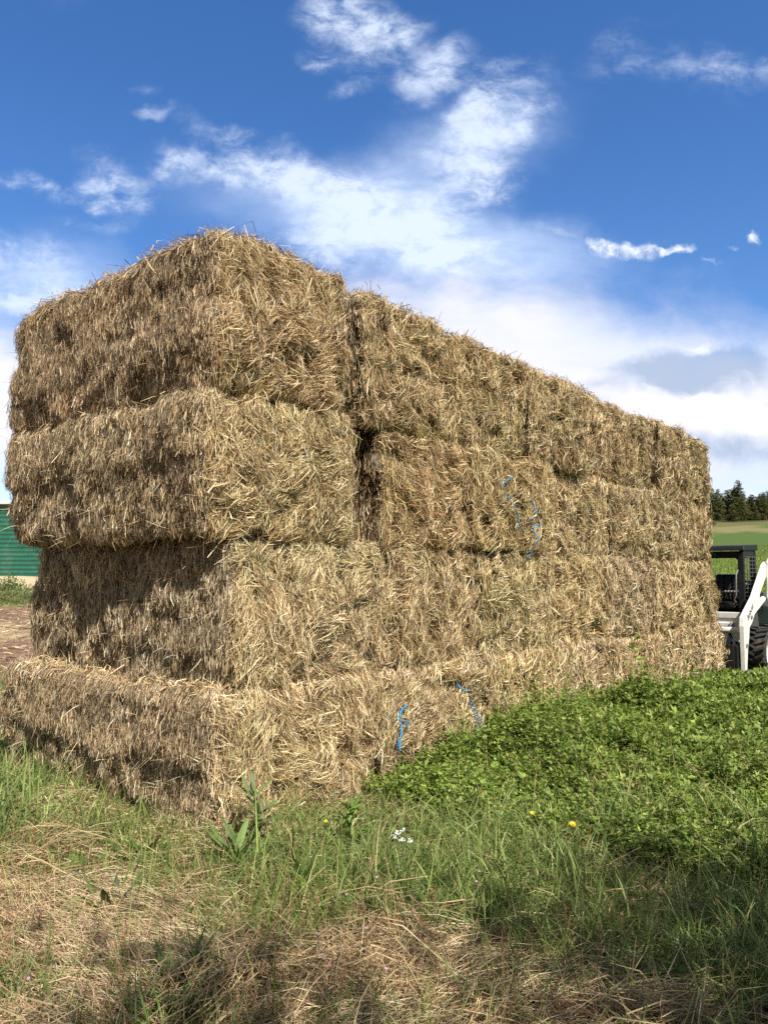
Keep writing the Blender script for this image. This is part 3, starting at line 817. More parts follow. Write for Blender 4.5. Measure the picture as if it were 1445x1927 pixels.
flower('dandelion', 1067, 1543, .30, M_YEL, .021, 'bright yellow dandelion standing over the tall green grass', 'flower', 'yellow flowers', 14, 3)
flower('dandelion', 993, 1522, .30, M_YEL, .015, 'small orange-yellow flower half hidden left of the bright one', 'flower', 'yellow flowers', 12, 2)
flower('dandelion', 616, 1537, .22, M_YEL, .012, 'tiny yellow flower close to the bottom hay bales', 'flower', 'yellow flowers', 12, 2)
def yarrow(px, py, heads, lab):
    z = .30
    gx, gy = px_ground(px, py); D = gy * (1 - z / CAM_Z); gx *= D / gy; gy = D
    gz = float(ground_z(np.array([gx]), np.array([gy]))[0])
    root = empty('white_flower_plant', (gx, gy, gz)); tag(root, lab, 'flower', 'white flowering plants')
    for k, (dx, dz) in enumerate(heads):
        dy = rng.normal(0, .02)
        s = link('stem', tube_mesh('stem', [[0, 0, 0], [dx * .5, dy, z * .5], [dx, dy, z + dz]], .0016, mat_stem), root)
        bag = Bag(); n = 26
        p = np.stack([rng.normal(0, .007, n) + dx, rng.normal(0, .007, n) + dy, z + dz + rng.normal(.003, .0035, n)], 1)
        Dv = nrm(rng.normal(0, 1, (n, 3)) * np.array([1, 1, .3])); N = nrm(np.array([0, -.4, 1.]) + rng.normal(0, .3, (n, 3)))
        leaf_quads(bag, p, Dv, N, .008, .006, np.ones((n, 3)) * .75, 0)
        h = link('flower_head', bag.mesh('flower_head', M_WHT), root)
yarrow(757, 1568, [(-.03, .02), (0.0, .02), (-.035, -.015), (-.005, -.01), (.035, -.012)], 'white flower cluster at the border between dry grass and alfalfa')
yarrow(1322, 1900, [(-.015, .01), (.01, -.012), (.02, .0)], 'white flower in the shaded grass low on the right')
for px, py in [(222, 1758), (197, 1588), (745, 1620), (705, 1636), (887, 1645), (890, 1628), (610, 1768), (628, 1782), (598, 1730), (690, 1720), (725, 1788), (655, 1664), (175, 1628), (82, 1815)]:
    flower('pink_flower', px + rng.normal(0, 3), py, .2, M_PNK, .0065, 'tiny pink wildflower low in the dry grass', 'flower', 'tiny pink wildflowers', 5, 1)

# ------------------------------------------------------------------ trees
def conifer_meshes(seed, H, spread, bare=.02, openness=0.0):
    g = np.random.default_rng(seed)
    tr = tube_mesh('trunk', [[0, 0, -1.0], [0, 0, H * .3], [g.normal(0, .08), g.normal(0, .08), H * .7], [0, 0, H * .98]], [.26, .2, .11, .02], M_BARK, 7)
    bag = Bag()
    nw = int(H * 3.0)
    lean = g.normal(0, .02, 2)
    for w in range(nw):
        f = bare + (1 - bare) * (w + g.random()) / nw
        z = H * f
        prof = (1 - f) ** .72 * (.55 + .45 * min(1, (f - bare) / .12 + .3))
        for b in range(g.integers(4, 7)):
            if g.random() < openness: continue
            az = g.uniform(0, 2 * np.pi); Lb = spread * prof * g.uniform(.55, 1.2) + .12
            m = max(5, int(Lb * 13))
            s = g.random(m) ** .7
            droop = g.uniform(-.1, .35)
            p = np.stack([np.cos(az) * Lb * s, np.sin(az) * Lb * s, z + Lb * (-droop * s + .28 * s * s)], 1) + g.normal(0, .10 + .08 * Lb, (m, 3)) * np.array([1, 1, .55])
            D = nrm(np.stack([np.full(m, np.cos(az)), np.full(m, np.sin(az)), np.full(m, .15)], 1) + g.normal(0, .65, (m, 3)))
            N = nrm(np.cross(D, g.normal(0, 1, (m, 3))))
            c = np.array([[.10, .11, .035], [.13, .135, .042], [.07, .085, .032], [.155, .15, .055]])[g.integers(0, 4, m)] * np.exp(g.normal(0, .18, (m, 1)))
            leaf_quads(bag, p, D, N, g.uniform(.35, .75, m), g.uniform(.14, .30, m), c, .12)
    return tr, bag.mesh('crown', M_NEEDLE)
protos = [conifer_meshes(1, 15, 2.6), conifer_meshes(2, 13.5, 2.3), conifer_meshes(3, 16.5, 3.2, .1, .1), conifer_meshes(4, 12, 2.6, .02), conifer_meshes(5, 7, 1.9, .02)]
trees = [  # px of the trunk, distance, proto, height scale, label
    (1331, 262, 3, .92, 'dark dense conifer beside the end of the hay stack, lowest on the slope'),
    (1318, 300, 1, 1.0, 'conifer mostly hidden by the far end of the hay stack'),
    (1341, 300, 0, .98, 'dark conifer behind the lowest dense one beside the stack'),
    (1352, 296, 0, .93, 'pointed dark conifer with open ground under its boughs, left of the tall clump'),
    (1369, 302, 1, 1.02, 'narrow spired conifer on the left side of the tall clump'),
    (1376, 306, 1, 1.06, 'thin conifer squeezed between two spires in the tall clump'),
    (1383, 300, 0, .98, 'conifer leaning into the left flank of the tallest one'),
    (1391, 298, 2, 1.09, 'tallest conifer on the ridge, broad with a slanted top'),
    (1397, 290, 1, .80, 'olive conifer standing before the tallest one, right flank'),
    (1379, 285, 4, 1.05, 'short bright young conifer at the foot of the tall clump'),
    (1408, 310, 1, .78, 'low conifer in the dip right of the tallest one'),
    (1413, 308, 0, .74, 'another low conifer in the dip of the tree line'),
    (1419, 306, 1, .86, 'mid-height pointed conifer right of the dip'),
    (1426, 303, 0, .72, 'round-shouldered olive conifer between the dip and the frame edge'),
    (1422, 288, 4, .95, 'small bright young conifer in front of the right tree line'),
    (1431, 305, 1, .80, 'slim olive conifer near the right end of the tree line'),
    (1438, 300, 0, .84, 'dark conifer with bare lower trunk near the right end of the tree line'),
    (1446, 304, 2, .80, 'conifer cut by the right edge of the view'),
    (1462, 300, 0, .9, 'conifer beyond the right end of the view, taller one'),
    (1478, 304, 1, .9, 'conifer beyond the right end of the view, slim one'),
    (1300, 304, 0, .9, 'conifer wholly behind the hay stack, nearest its far end'),
    (1360, 310, 2, .78, 'broad conifer filling the gap behind the pointed dark one'),
    (1402, 304, 3, .95, 'bushy conifer filling the right flank of the tall clump'),
    (1347, 308, 3, 1.05, 'dense conifer filling in behind the two dark ones beside the stack'),
    (1415, 314, 3, .98, 'dense conifer filling in behind the dip of the tree line'),
    (1440, 312, 1, .85, 'spired conifer behind the dark bare-trunked one'),
    (1388, 310, 0, 1.0, 'conifer directly behind the tallest one, spire showing to its left'),
    (1433, 312, 3, 1.0, 'bushy conifer behind the slim olive one'),
]
for px, D, p, sc, lab in trees:
    a = (px - 722) / FPX
    x = a * D; y = D
    root = empty('conifer_tree', (x, y, float(ground_z(np.array([x]), np.array([y]))[0]) - .1), rng.uniform(0, 6))
    root.scale = (sc * 1.12, sc * 1.12, sc * .87)
    tag(root, lab, 'tree', 'conifers on the ridge')
    link('trunk', protos[p][0], root); link('crown', protos[p][1], root)

def shade_tree():
    """broad-leaved tree standing behind the viewpoint; its crown shades the near grass"""
    rng = np.random.default_rng(21)
    root = empty('broadleaf_tree', (4.6, -4.4, 0))
    tag(root, 'broad leafy tree whose crown shades the near grass', 'tree')
    link('trunk', tube_mesh('trunk', [[0, 0, -.3], [.05, 0, 2], [.0, .15, 4.2], [-.1, .2, 7]], [.28, .22, .17, .05], M_BARK, 10), root)
    bag = Bag()
    for k in range(150):
        a = rng.uniform(0, 2 * np.pi); e = rng.uniform(-.9, 1.2); rr = rng.uniform(.05, 1) ** .45
        c = np.array([math.cos(a) * math.cos(e) * 4.3 * rr, math.sin(a) * math.cos(e) * 3.7 * rr, 6.1 + math.sin(e) * 1.7 * rr])
        n = 180
        p = c + rng.normal(0, .34, (n, 3))
        D = nrm(rng.normal(0, 1, (n, 3)) + np.array([0, 0, -.2])); N = nrm(np.cross(D, rng.normal(0, 1, (n, 3))))
        leaf_quads(bag, p, D, N, rng.uniform(.10, .17, n), rng.uniform(.07, .11, n), pick(n, GREENS, [1, 1, 2, 0.3, 1], .15) * .7, .12)
    link('crown', bag.mesh('crown', M_LEAF), root)
    for k in range(7):
        a = k * .9; z = 2.6 + k * .45
        q = [[0, .1, z], [math.cos(a) * .9, math.sin(a) * .9, z + .9], [math.cos(a) * 2, math.sin(a) * 1.8, z + 1.7]]
        link('limb', tube_mesh('limb', q, [.09, .06, .025], M_BARK, 6), root)
shade_tree()

# ------------------------------------------------------------------ green barn
class Geo:
    """bmesh collector for hard things"""
    def __init__(s): s.bm = bmesh.new()
    def box(s, c, d, rot=None, bevel=0.0):
        r = bmesh.ops.create_cube(s.bm, size=1.0)
        vs = r['verts']
        bmesh.ops.scale(s.bm, vec=Vector(d), verts=vs)
        if bevel:
            es = list({e for v in vs for e in v.link_edges})
            b = bmesh.ops.bevel(s.bm, geom=es, offset=bevel, segments=2, affect='EDGES', profile=.5)
            vs = list({v for v in b['verts']} | {v for v in vs if v.is_valid})
        if rot is not None: bmesh.ops.rotate(s.bm, cent=(0, 0, 0), matrix=rot, verts=vs)
        bmesh.ops.translate(s.bm, vec=Vector(c), verts=vs)
        return vs
    def bar(s, a, b, w, h, bevel=0.0):
        a = Vector(a); b = Vector(b); d = b - a
        q = d.to_track_quat('X', 'Z').to_matrix()
        return s.box((a + b) / 2, (d.length, w, h), q, bevel)
    def prism(s, prof, y0, y1, bevel=0.0):
        """profile in xz, extruded along y"""
        a = [s.bm.verts.new((x, y0, z)) for x, z in prof]; b = [s.bm.verts.new((x, y1, z)) for x, z in prof]
        n = len(prof)
        fs = [s.bm.faces.new(a[::-1]), s.bm.faces.new(b)]
        for i in range(n): fs.append(s.bm.faces.new((a[i], a[(i + 1) % n], b[(i + 1) % n], b[i])))
        bmesh.ops.recalc_face_normals(s.bm, faces=fs)
        if bevel:
            es = list({e for f in fs for e in f.edges})
            bmesh.ops.bevel(s.bm, geom=es, offset=bevel, segments=2, affect='EDGES', profile=.5)
    def cyl(s, a, b, r, n=16, r2=None):
        a = Vector(a); b = Vector(b); d = b - a
        m = Matrix.Translation((a + b) / 2) @ d.to_track_quat('Z', 'Y').to_matrix().to_4x4()
        bmesh.ops.create_cone(s.bm, cap_ends=True, segments=n, radius1=r, radius2=r if r2 is None else r2, depth=d.length, matrix=m)
    def lathe(s, prof, y0=0, n=28, cx=0, cz=0):
        """profile (y, radius) spun round the y axis"""
        rings = []
        for yy, rr in prof:
            rings.append([s.bm.verts.new((cx + rr * math.cos(2 * math.pi * k / n), y0 + yy, cz + rr * math.sin(2 * math.pi * k / n))) for k in range(n)])
        for i in range(len(rings) - 1):
            for k in range(n):
                s.bm.faces.new((rings[i][k], rings[i][(k + 1) % n], rings[i + 1][(k + 1) % n], rings[i + 1][k]))
        bmesh.ops.recalc_face_normals(s.bm, faces=s.bm.faces[:])
    def build(s, name, mat, parent=None, smooth=False):
        me = bpy.data.meshes.new(name); s.bm.to_mesh(me); s.bm.free()
        me.materials.append(mat)
        if smooth:
            for p in me.polygons: p.use_smooth = True
        return link(name, me, parent)

def barn():
    M_SID = mat_plain('green_metal_siding', (.010, .105, .07), .45, 0.0, .5, .12, 1.5, dirt=(.16, .22, .17), dirt_amt=.35, dirt_scale=1.2)
    M_TRIM = mat_plain('pale_trim', (.6, .6, .56), .5)
    x0, x1, yb, zb, H = -44.0, -9.0, 40.0, 1.12, 3.95
    root = empty('metal_barn', ((x0 + x1) / 2, yb, zb))
    tag(root, 'green metal barn with horizontal ribbed siding behind the stack', 'barn')
    hw = (x1 - x0) / 2
    def siding(length):
        prof = []
        z = 0.0
        while z < H:
            prof += [(0.0, z), (0.0, z + .13), (-.03, z + .155), (-.03, z + .20)]
            z += .225
        prof.append((0.0, H))
        return prof
    def wall(p0, p1, name):
        # ribbed sheet from p0 to p1, ribs point outwards
        d = (Vector(p1) - Vector(p0)); L = d.length; d.normalize(); out = Vector((d.y, -d.x, 0))
        V = []; F = []
        pr = siding(L)
        for (o, z) in pr:
            for e in (Vector(p0), Vector(p1)):
                v = e - out * o + Vector((0, 0, z)); V.append(list(v))
        for i in range(len(pr) - 1): F.append((2 * i, 2 * i + 1, 2 * i + 3, 2 * i + 2))
        link(name, np_mesh(name, np.array(V), np.array(F), None, M_SID), root)
    wall((-hw, 0, 0), (hw, 0, 0), 'wall'); wall((hw, 0, 0), (hw, 14, 0), 'wall')
    wall((hw, 14, 0), (-hw, 14, 0), 'wall'); wall((-hw, 14, 0), (-hw, 0, 0), 'wall')
    g = Geo(); g.box((0, 7, H + .35), (2 * hw + .5, 14.6, .12), Matrix.Rotation(R(2.2), 3, 'X'))
    g.build('roof', M_TRIM, root)
    g = Geo(); g.box((0, .0, -.12), (2 * hw + .1, .3, .22)); g.build('footing', mat_plain('concrete', (.4, .37, .32), .9), root)
barn()

# ------------------------------------------------------------------ skid steer loader
def skid_steer():
    MW = mat_plain('white_paint', (.82, .80, .75), .45, 0, .45, .05, 6, dirt=(.32, .23, .15), dirt_amt=.6, dirt_scale=7)
    MB = mat_plain('black_paint', (.012, .012, .013), .55, 0, .3, .3, 8, dirt=(.06, .05, .042), dirt_amt=.4)
    MR = mat_plain('tyre_rubber', (.035, .033, .031), .8, 0, .3, .3, 14, dirt=(.17, .13, .095), dirt_amt=.65, dirt_scale=6)
    MS = mat_plain('black_vinyl', (.03, .03, .03), .45, 0, .5, .2, 10)
    MG = mat_plain('worn_steel', (.22, .21, .20), .5, .2, .5, .3, 12, dirt=(.18, .11, .07), dirt_amt=.6)
    MY = mat_plain('yellow_label', (.45, .38, .12), .5)
    tc, sc = 11.2, -.25
    x, y = st_xy(tc, -sc)
    z = -.04
    root = empty('skid_steer', (x, y, z), TH + math.pi)      # local +x points at the stack, +y to the open field
    tag(root, 'white skid steer loader with black cage cab parked at the far end of the stack', 'skid steer')
    # chassis
    g = Geo()
    g.prism([(.80, .30), (.86, .44), (.86, .88), (.62, .96), (.30, .96), (-.35, 1.02), (-1.05, 1.02), (-1.15, .9), (-1.15, .3), (-.9, .2), (.6, .2)], -.46, .46, .015)
    g.build('body', mat_plain('dark_grey_paint', (.07, .068, .065), .6, noise=.3), root)
    g = Geo(); g.box((.885, .0, .93), (.05, .86, .10), None, .01); g.box((.875, 0, .68), (.03, .90, .42), None, .006); g.box((.9, .34, .62), (.04, .14, .3), None, .01); g.box((.9, -.34, .62), (.04, .14, .3), None, .01)
    g.bar((.90, -.42, .78), (.90, .42, .78), .04, .06, .008)
    g.build('front_panel', MW, root)
    g = Geo(); g.box((.90, 0, .45), (.06, .84, .13), None, .01); g.build('step', MB, root)
    g = Geo()
    for yy in (-.30, .30):
        g.cyl((.92, yy, .80), (1.30, yy, .36), .035); g.cyl((1.05, yy, .65), (1.34, yy, .30), .02)
    g.build('tilt_cylinder', MG, root)
    # engine cover and rear door
    g = Geo(); g.prism([(-.36, 1.02), (-.42, 1.28), (-1.08, 1.20), (-1.15, 1.02)], -.45, .45, .02); g.build('engine_cover', MW, root)
    # cab -------------------------------------------------------------
    x0, x1, hw = -.20, .60, .42          # rear, front, half width
    g = Geo()
    for s in (-1, 1):
        yy = s * (hw - .04)
        g.prism([(x1, .96), (x1 - .07, .96), (x1 - .10, 1.96), (x1 - .02, 1.96)], yy - .055, yy + .04, .008)   # front post
        g.prism([(x0, .98), (x0 + .08, .98), (x0 + .11, 2.0), (x0 + .02, 2.0)], yy - .04, yy + .04, .008)
        g.bar((x0 + .06, yy, 1.02), (x1 - .04, yy, 1.02), .06, .10)
        g.bar((x0 + .06, yy, 1.95), (x1 - .05, yy, 1.95), .06, .12)
        g.prism([(x1 - .09, 1.78), (x1 - .20, 1.97), (x1 - .05, 1.97)], yy - .035, yy + .035)
        # gusset between post and roof seen from the front
        vs = [(x1 - .06, s * (hw - .08), 1.80), (x1 - .06, s * (hw - .08), 1.96), (x1 - .06, s * (hw - .24), 1.96)]
        a = [g.bm.verts.new(v) for v in vs]; b = [g.bm.verts.new((v[0] - .05, v[1], v[2])) for v in vs]
        g.bm.faces.new(a); g.bm.faces.new(b[::-1])
        for i in range(3): g.bm.faces.new((a[i], b[i], b[(i + 1) % 3], a[(i + 1) % 3]))
    g.box((x0 + .04, 0, 1.22), (.04, 2 * hw - .12, .52))          # closed lower rear wall
    g.box((x0 + .07, 0, 1.93), (.06, 2 * hw - .12, .12)); g.box((x1 - .07, 0, 1.93), (.08, 2 * hw - .12, .08))
    g.build('cab_frame', MB, root)
    g = Geo()
    g.prism([(x1 + .02, 2.0), (x1 - .01, 2.06), (x0 - .02, 2.10), (x0 - .05, 2.04), (x0 - .05, 2.005), (x1 + .02, 1.985)], -hw - .02, hw + .02, .012)
    g.build('roof', MB, root)
    g = Geo()
    for s in (-1, 1):
        yy = s * (hw + .002)
        for k in range(13):
            zz = 1.10 + k * .065
            g.bar((x0 + .08, yy, zz), (x1 - .08, yy, zz), .012, .012)
        for k in range(4):
            xx = x0 + .10 + k * .16
            g.bar((xx, yy - .004 * s, 1.07), (xx, yy - .004 * s, 1.92), .012, .012)
        sc_ = g
    sc_.build('side_screen', MG if False else mat_plain('dark_mesh', (.09, .09, .09), .5), root)
    g = Geo()
    for k in range(9):
        g.bar((x0 + .05, -hw + .08 + k * .085, 1.48), (x0 + .06, -hw + .08 + k * .085, 1.5), .01, .01)
    g.box((x1 - .045, hw - .20, 1.915), (.01, .14, .05)); g.build('label_plate', MY, root)
    # handrails at the door opening
    for s in (-1, 1):
        yy = s * (hw - .11)
        link('handrail', tube_mesh('handrail', [[x1 - .03, yy + .02 * s, 1.66], [x1 + .03, yy, 1.62], [x1 + .03, yy - .01 * s, 1.25], [x1 + .02, yy - .05 * s, 1.16], [x1 - .05, yy - .02 * s, 1.12]], .012, MG, 6), root)
    # seat and lap bar
    seat = empty('seat', (0, 0, 0)); seat.parent = root
    g = Geo(); g.box((.18, 0, 1.06), (.44, .46, .12), None, .04)
    g.build('seat_cushion', MS, seat)
    g = Geo()
    g.box((-.06, 0, 1.34), (.12, .46, .50), Matrix.Rotation(R(-8), 3, 'Y'), .04)
    for k in (-1, 0, 1): g.box((.015, k * .135, 1.35), (.05, .11, .40), Matrix.Rotation(R(-8), 3, 'Y'), .02)
    g.build('seat_back', MS, seat)
    link('lap_bar', tube_mesh('lap_bar', [[-.05, -.30, 1.45], [.30, -.29, 1.32], [.34, -.25, 1.30], [.34, .25, 1.30], [.30, .29, 1.32], [-.05, .30, 1.45]], .018, MG, 6), root)
    for s in (-1, 1):
        g = Geo(); g.cyl((.42, s * .30, .98), (.40, s * .30, 1.28), .016, 8); g.box((.40, s * .30, 1.33), (.05, .05, .12), None, .015)
        g.build('control_lever', MB, root)
    # loader arms -------------------------------------------------------
    for s in (-1, 1):
        y0, y1 = (.55, .63) if s > 0 else (-.63, -.55)
        g = Geo()
        g.prism([(1.45, .02), (1.40, .02), (1.30, .42), (1.20, .62), (1.16, .76), (1.02, .82), (.86, .94), (.70, 1.12), (.02, 1.58), (-.52, 1.60), (-.68, 1.54), (-.74, 1.66), (-.66, 1.79), (-.05, 1.80), (.08, 1.76), (.80, 1.24), (1.30, 1.00), (1.44, .93), (1.47, .80), (1.46, .50)], y0, y1, .012)
        arm = g.build('loader_arm', MW, root)
        g = Geo(); g.cyl((.10, (y0 + y1) / 2 - .015, 1.18), (1.06, (y0 + y1) / 2 - .015, .90), .045, 14); g.build('lift_cylinder', MW, root, False)
        g = Geo(); g.cyl((-.55, s * .585, 1.16), (.12, s * .585, 1.18), .028, 12); g.build('cylinder_rod', MG, root)
        # rear upright that carries the arm
        g = Geo(); g.prism([(.02, .95), (.10, 1.2), (.06, 1.80), (-.10, 1.88), (-.45, 1.88), (-.60, 1.5), (-.64, .95)], s * .66 - .03, s * .66 + .03, .012)
        up = g.build('upright', MW, root)
        g = Geo()
        for k in range(4): g.cyl((-.02, s * .69, 1.30 + .07 * k), (-.02, s * .694, 1.30 + .07 * k), .012, 8)
        g.build('bolt', MB, up)
        g = Geo(); g.prism([(.28, 1.02), (.34, 1.30), (.14, 1.50), (.04, 1.30), (.02, 1.02)], s * .50 - .012, s * .50 + .012); g.build('bracket', MW, root)
        if s > 0:
            # lettering along the arm
            cu = bpy.data.curves.new('lettering', 'FONT'); cu.body = 'Bobcat'; cu.size = .135; cu.extrude = .001
            to = bpy.data.objects.new('lettering_tmp', cu); col.objects.link(to)
            dg = bpy.context.evaluated_depsgraph_get()
            me = bpy.data.meshes.new_from_object(to.evaluated_get(dg))
            bpy.data.objects.remove(to)
            a = math.atan2(1.0 - 1.6, 1.30 - .10)
            # text x axis runs back and up along the arm, text normal points to +y
            ux = Vector((-.83, 0, .56)).normalized(); uz = Vector((0, 1, 0)); uy = uz.cross(ux)
            Mx = Matrix((ux, uy, uz)).transposed().to_4x4(); Mx.translation = Vector((1.24, y1 + .002, .865))
            me.transform(Mx); me.materials.clear(); me.materials.append(MB)
            link('lettering', me, root)
        link('hose', tube_mesh('hose', [[.9, s * .50, .98], [.7, s * .505, 1.0], [.45, s * .515, 1.12], [.1, s * .51, 1.36], [-.2, s * .50, 1.5]], .014, MB, 6), root)
        for px_, pz_ in ((.02, 1.70), (1.38, .50), (1.40, .12), (1.06, .92)):
            g = Geo(); g.cyl((px_, s * .63, pz_), (px_, s * .645, pz_), .03, 12); g.build('pin', MG, arm)
    # cross tube between the arms
    g = Geo(); g.cyl((1.30, -.53, .72), (1.30, .53, .72), .05, 14); g.build('cross_tube', MW, root)
    # wheels ------------------------------------------------------------
    for xx in (.72, -.22):
        for s in (-1, 1):
            wh = empty('wheel', (xx, s * .66, .37)); wh.parent = root
            Rw, wd = .37, .15
            g = Geo()
            g.lathe([(-wd + .02, .21), (-wd, .25), (-wd, .30), (-wd + .035, Rw - .035), (-.05, Rw - .018), (.05, Rw - .018), (wd - .035, Rw - .035), (wd, .30), (wd, .25), (wd - .02, .21)], 0, 36)
            for k in range(20):
                for side in (-1, 1):
                    a = 2 * math.pi * (k + (.5 if side > 0 else 0)) / 20
                    rot = Matrix.Rotation(-a, 3, 'Y') @ Matrix.Rotation(R(24) * side, 3, 'X')
                    c = Matrix.Rotation(-a, 3, 'Y') @ Vector((Rw - .004, side * .075, 0))
                    g.box(c, (.042, .165, .042), rot, .005)
            g.build('tyre', MR, wh)
            g = Geo()
            g.lathe([(s * .05, .02), (s * .06, .10), (s * .03, .17), (s * .11, .20), (s * .135, .215), (s * .10, .21), (-s * .1, .21)], 0, 28)
            for k in range(8):
                a = 2 * math.pi * k / 8; g.cyl((.13 * math.cos(a), s * .045, .13 * math.sin(a)), (.13 * math.cos(a), s * .075, .13 * math.sin(a)), .012, 6)
            g.build('rim', MW, wh)
    # fork carriage ------------------------------------------------------
    car = empty('fork_carriage', (0, 0, 0)); car.parent = root
    g = Geo()
    g.box((1.50, 0, .46), (.05, 1.06, .10), None, .01); g.box((1.50, 0, .09), (.05, 1.06, .12), None, .01)
    for s in (-1, 1): g.box((1.50, s * .515, .27), (.06, .05, .46), None, .008)
    g.box((1.46, 0, .28), (.02, 1.0, .30))
    for s in (-1, 1): g.bar((1.52, s * .50, .50), (1.20, s * .30, .74), .03, .03)
    g.build('frame', MB, car)
    for s in (-1, 1):
        g = Geo(); g.box((1.55, s * .44, .27), (.045, .11, .50), None, .008)
        g.prism([(1.53, .015), (1.53, .065), (2.0, .055), (2.45, .028), (2.45, .015)], s * .44 - .055, s * .44 + .055, .004)
        g.build('fork_tine', MB, car)
skid_steer()

# ------------------------------------------------------------------ camera
PITCH = 4.4
cam = bpy.data.cameras.new('camera')
cam.sensor_fit = 'VERTICAL'; cam.sensor_height = 24.0; cam.lens = 24.0 * FPX / 1927.0
cam.clip_start = .05; cam.clip_end = 4000
co = bpy.data.objects.new('camera', cam); col.objects.link(co)
co.location = (0, 0, CAM_Z); co.rotation_euler = (R(90 + PITCH), 0, 0)
scene.camera = co

# ------------------------------------------------------------------ sun and sky
SUN_EL, SUN_AZ = 50.0, 28.0        # azimuth measured to the right of straight behind
sd = Vector((math.sin(R(SUN_AZ)) * math.cos(R(SUN_EL)), -math.cos(R(SUN_AZ)) * math.cos(R(SUN_EL)), math.sin(R(SUN_EL))))
sl = bpy.data.lights.new('sun', 'SUN'); sl.energy = 5.0; sl.angle = R(.53); sl.color = (1.0, .95, .86)
so_ = bpy.data.objects.new('sun', sl); col.objects.link(so_)
so_.rotation_euler = sd.to_track_quat('Z', 'Y').to_euler()

def pdir(px, py):
    v = Matrix.Rotation(R(90 + PITCH), 3, 'X') @ Vector(((px - 722.5) / FPX, -(py - 963.5) / FPX, -1))
    return v.x / v.y, v.z / v.y

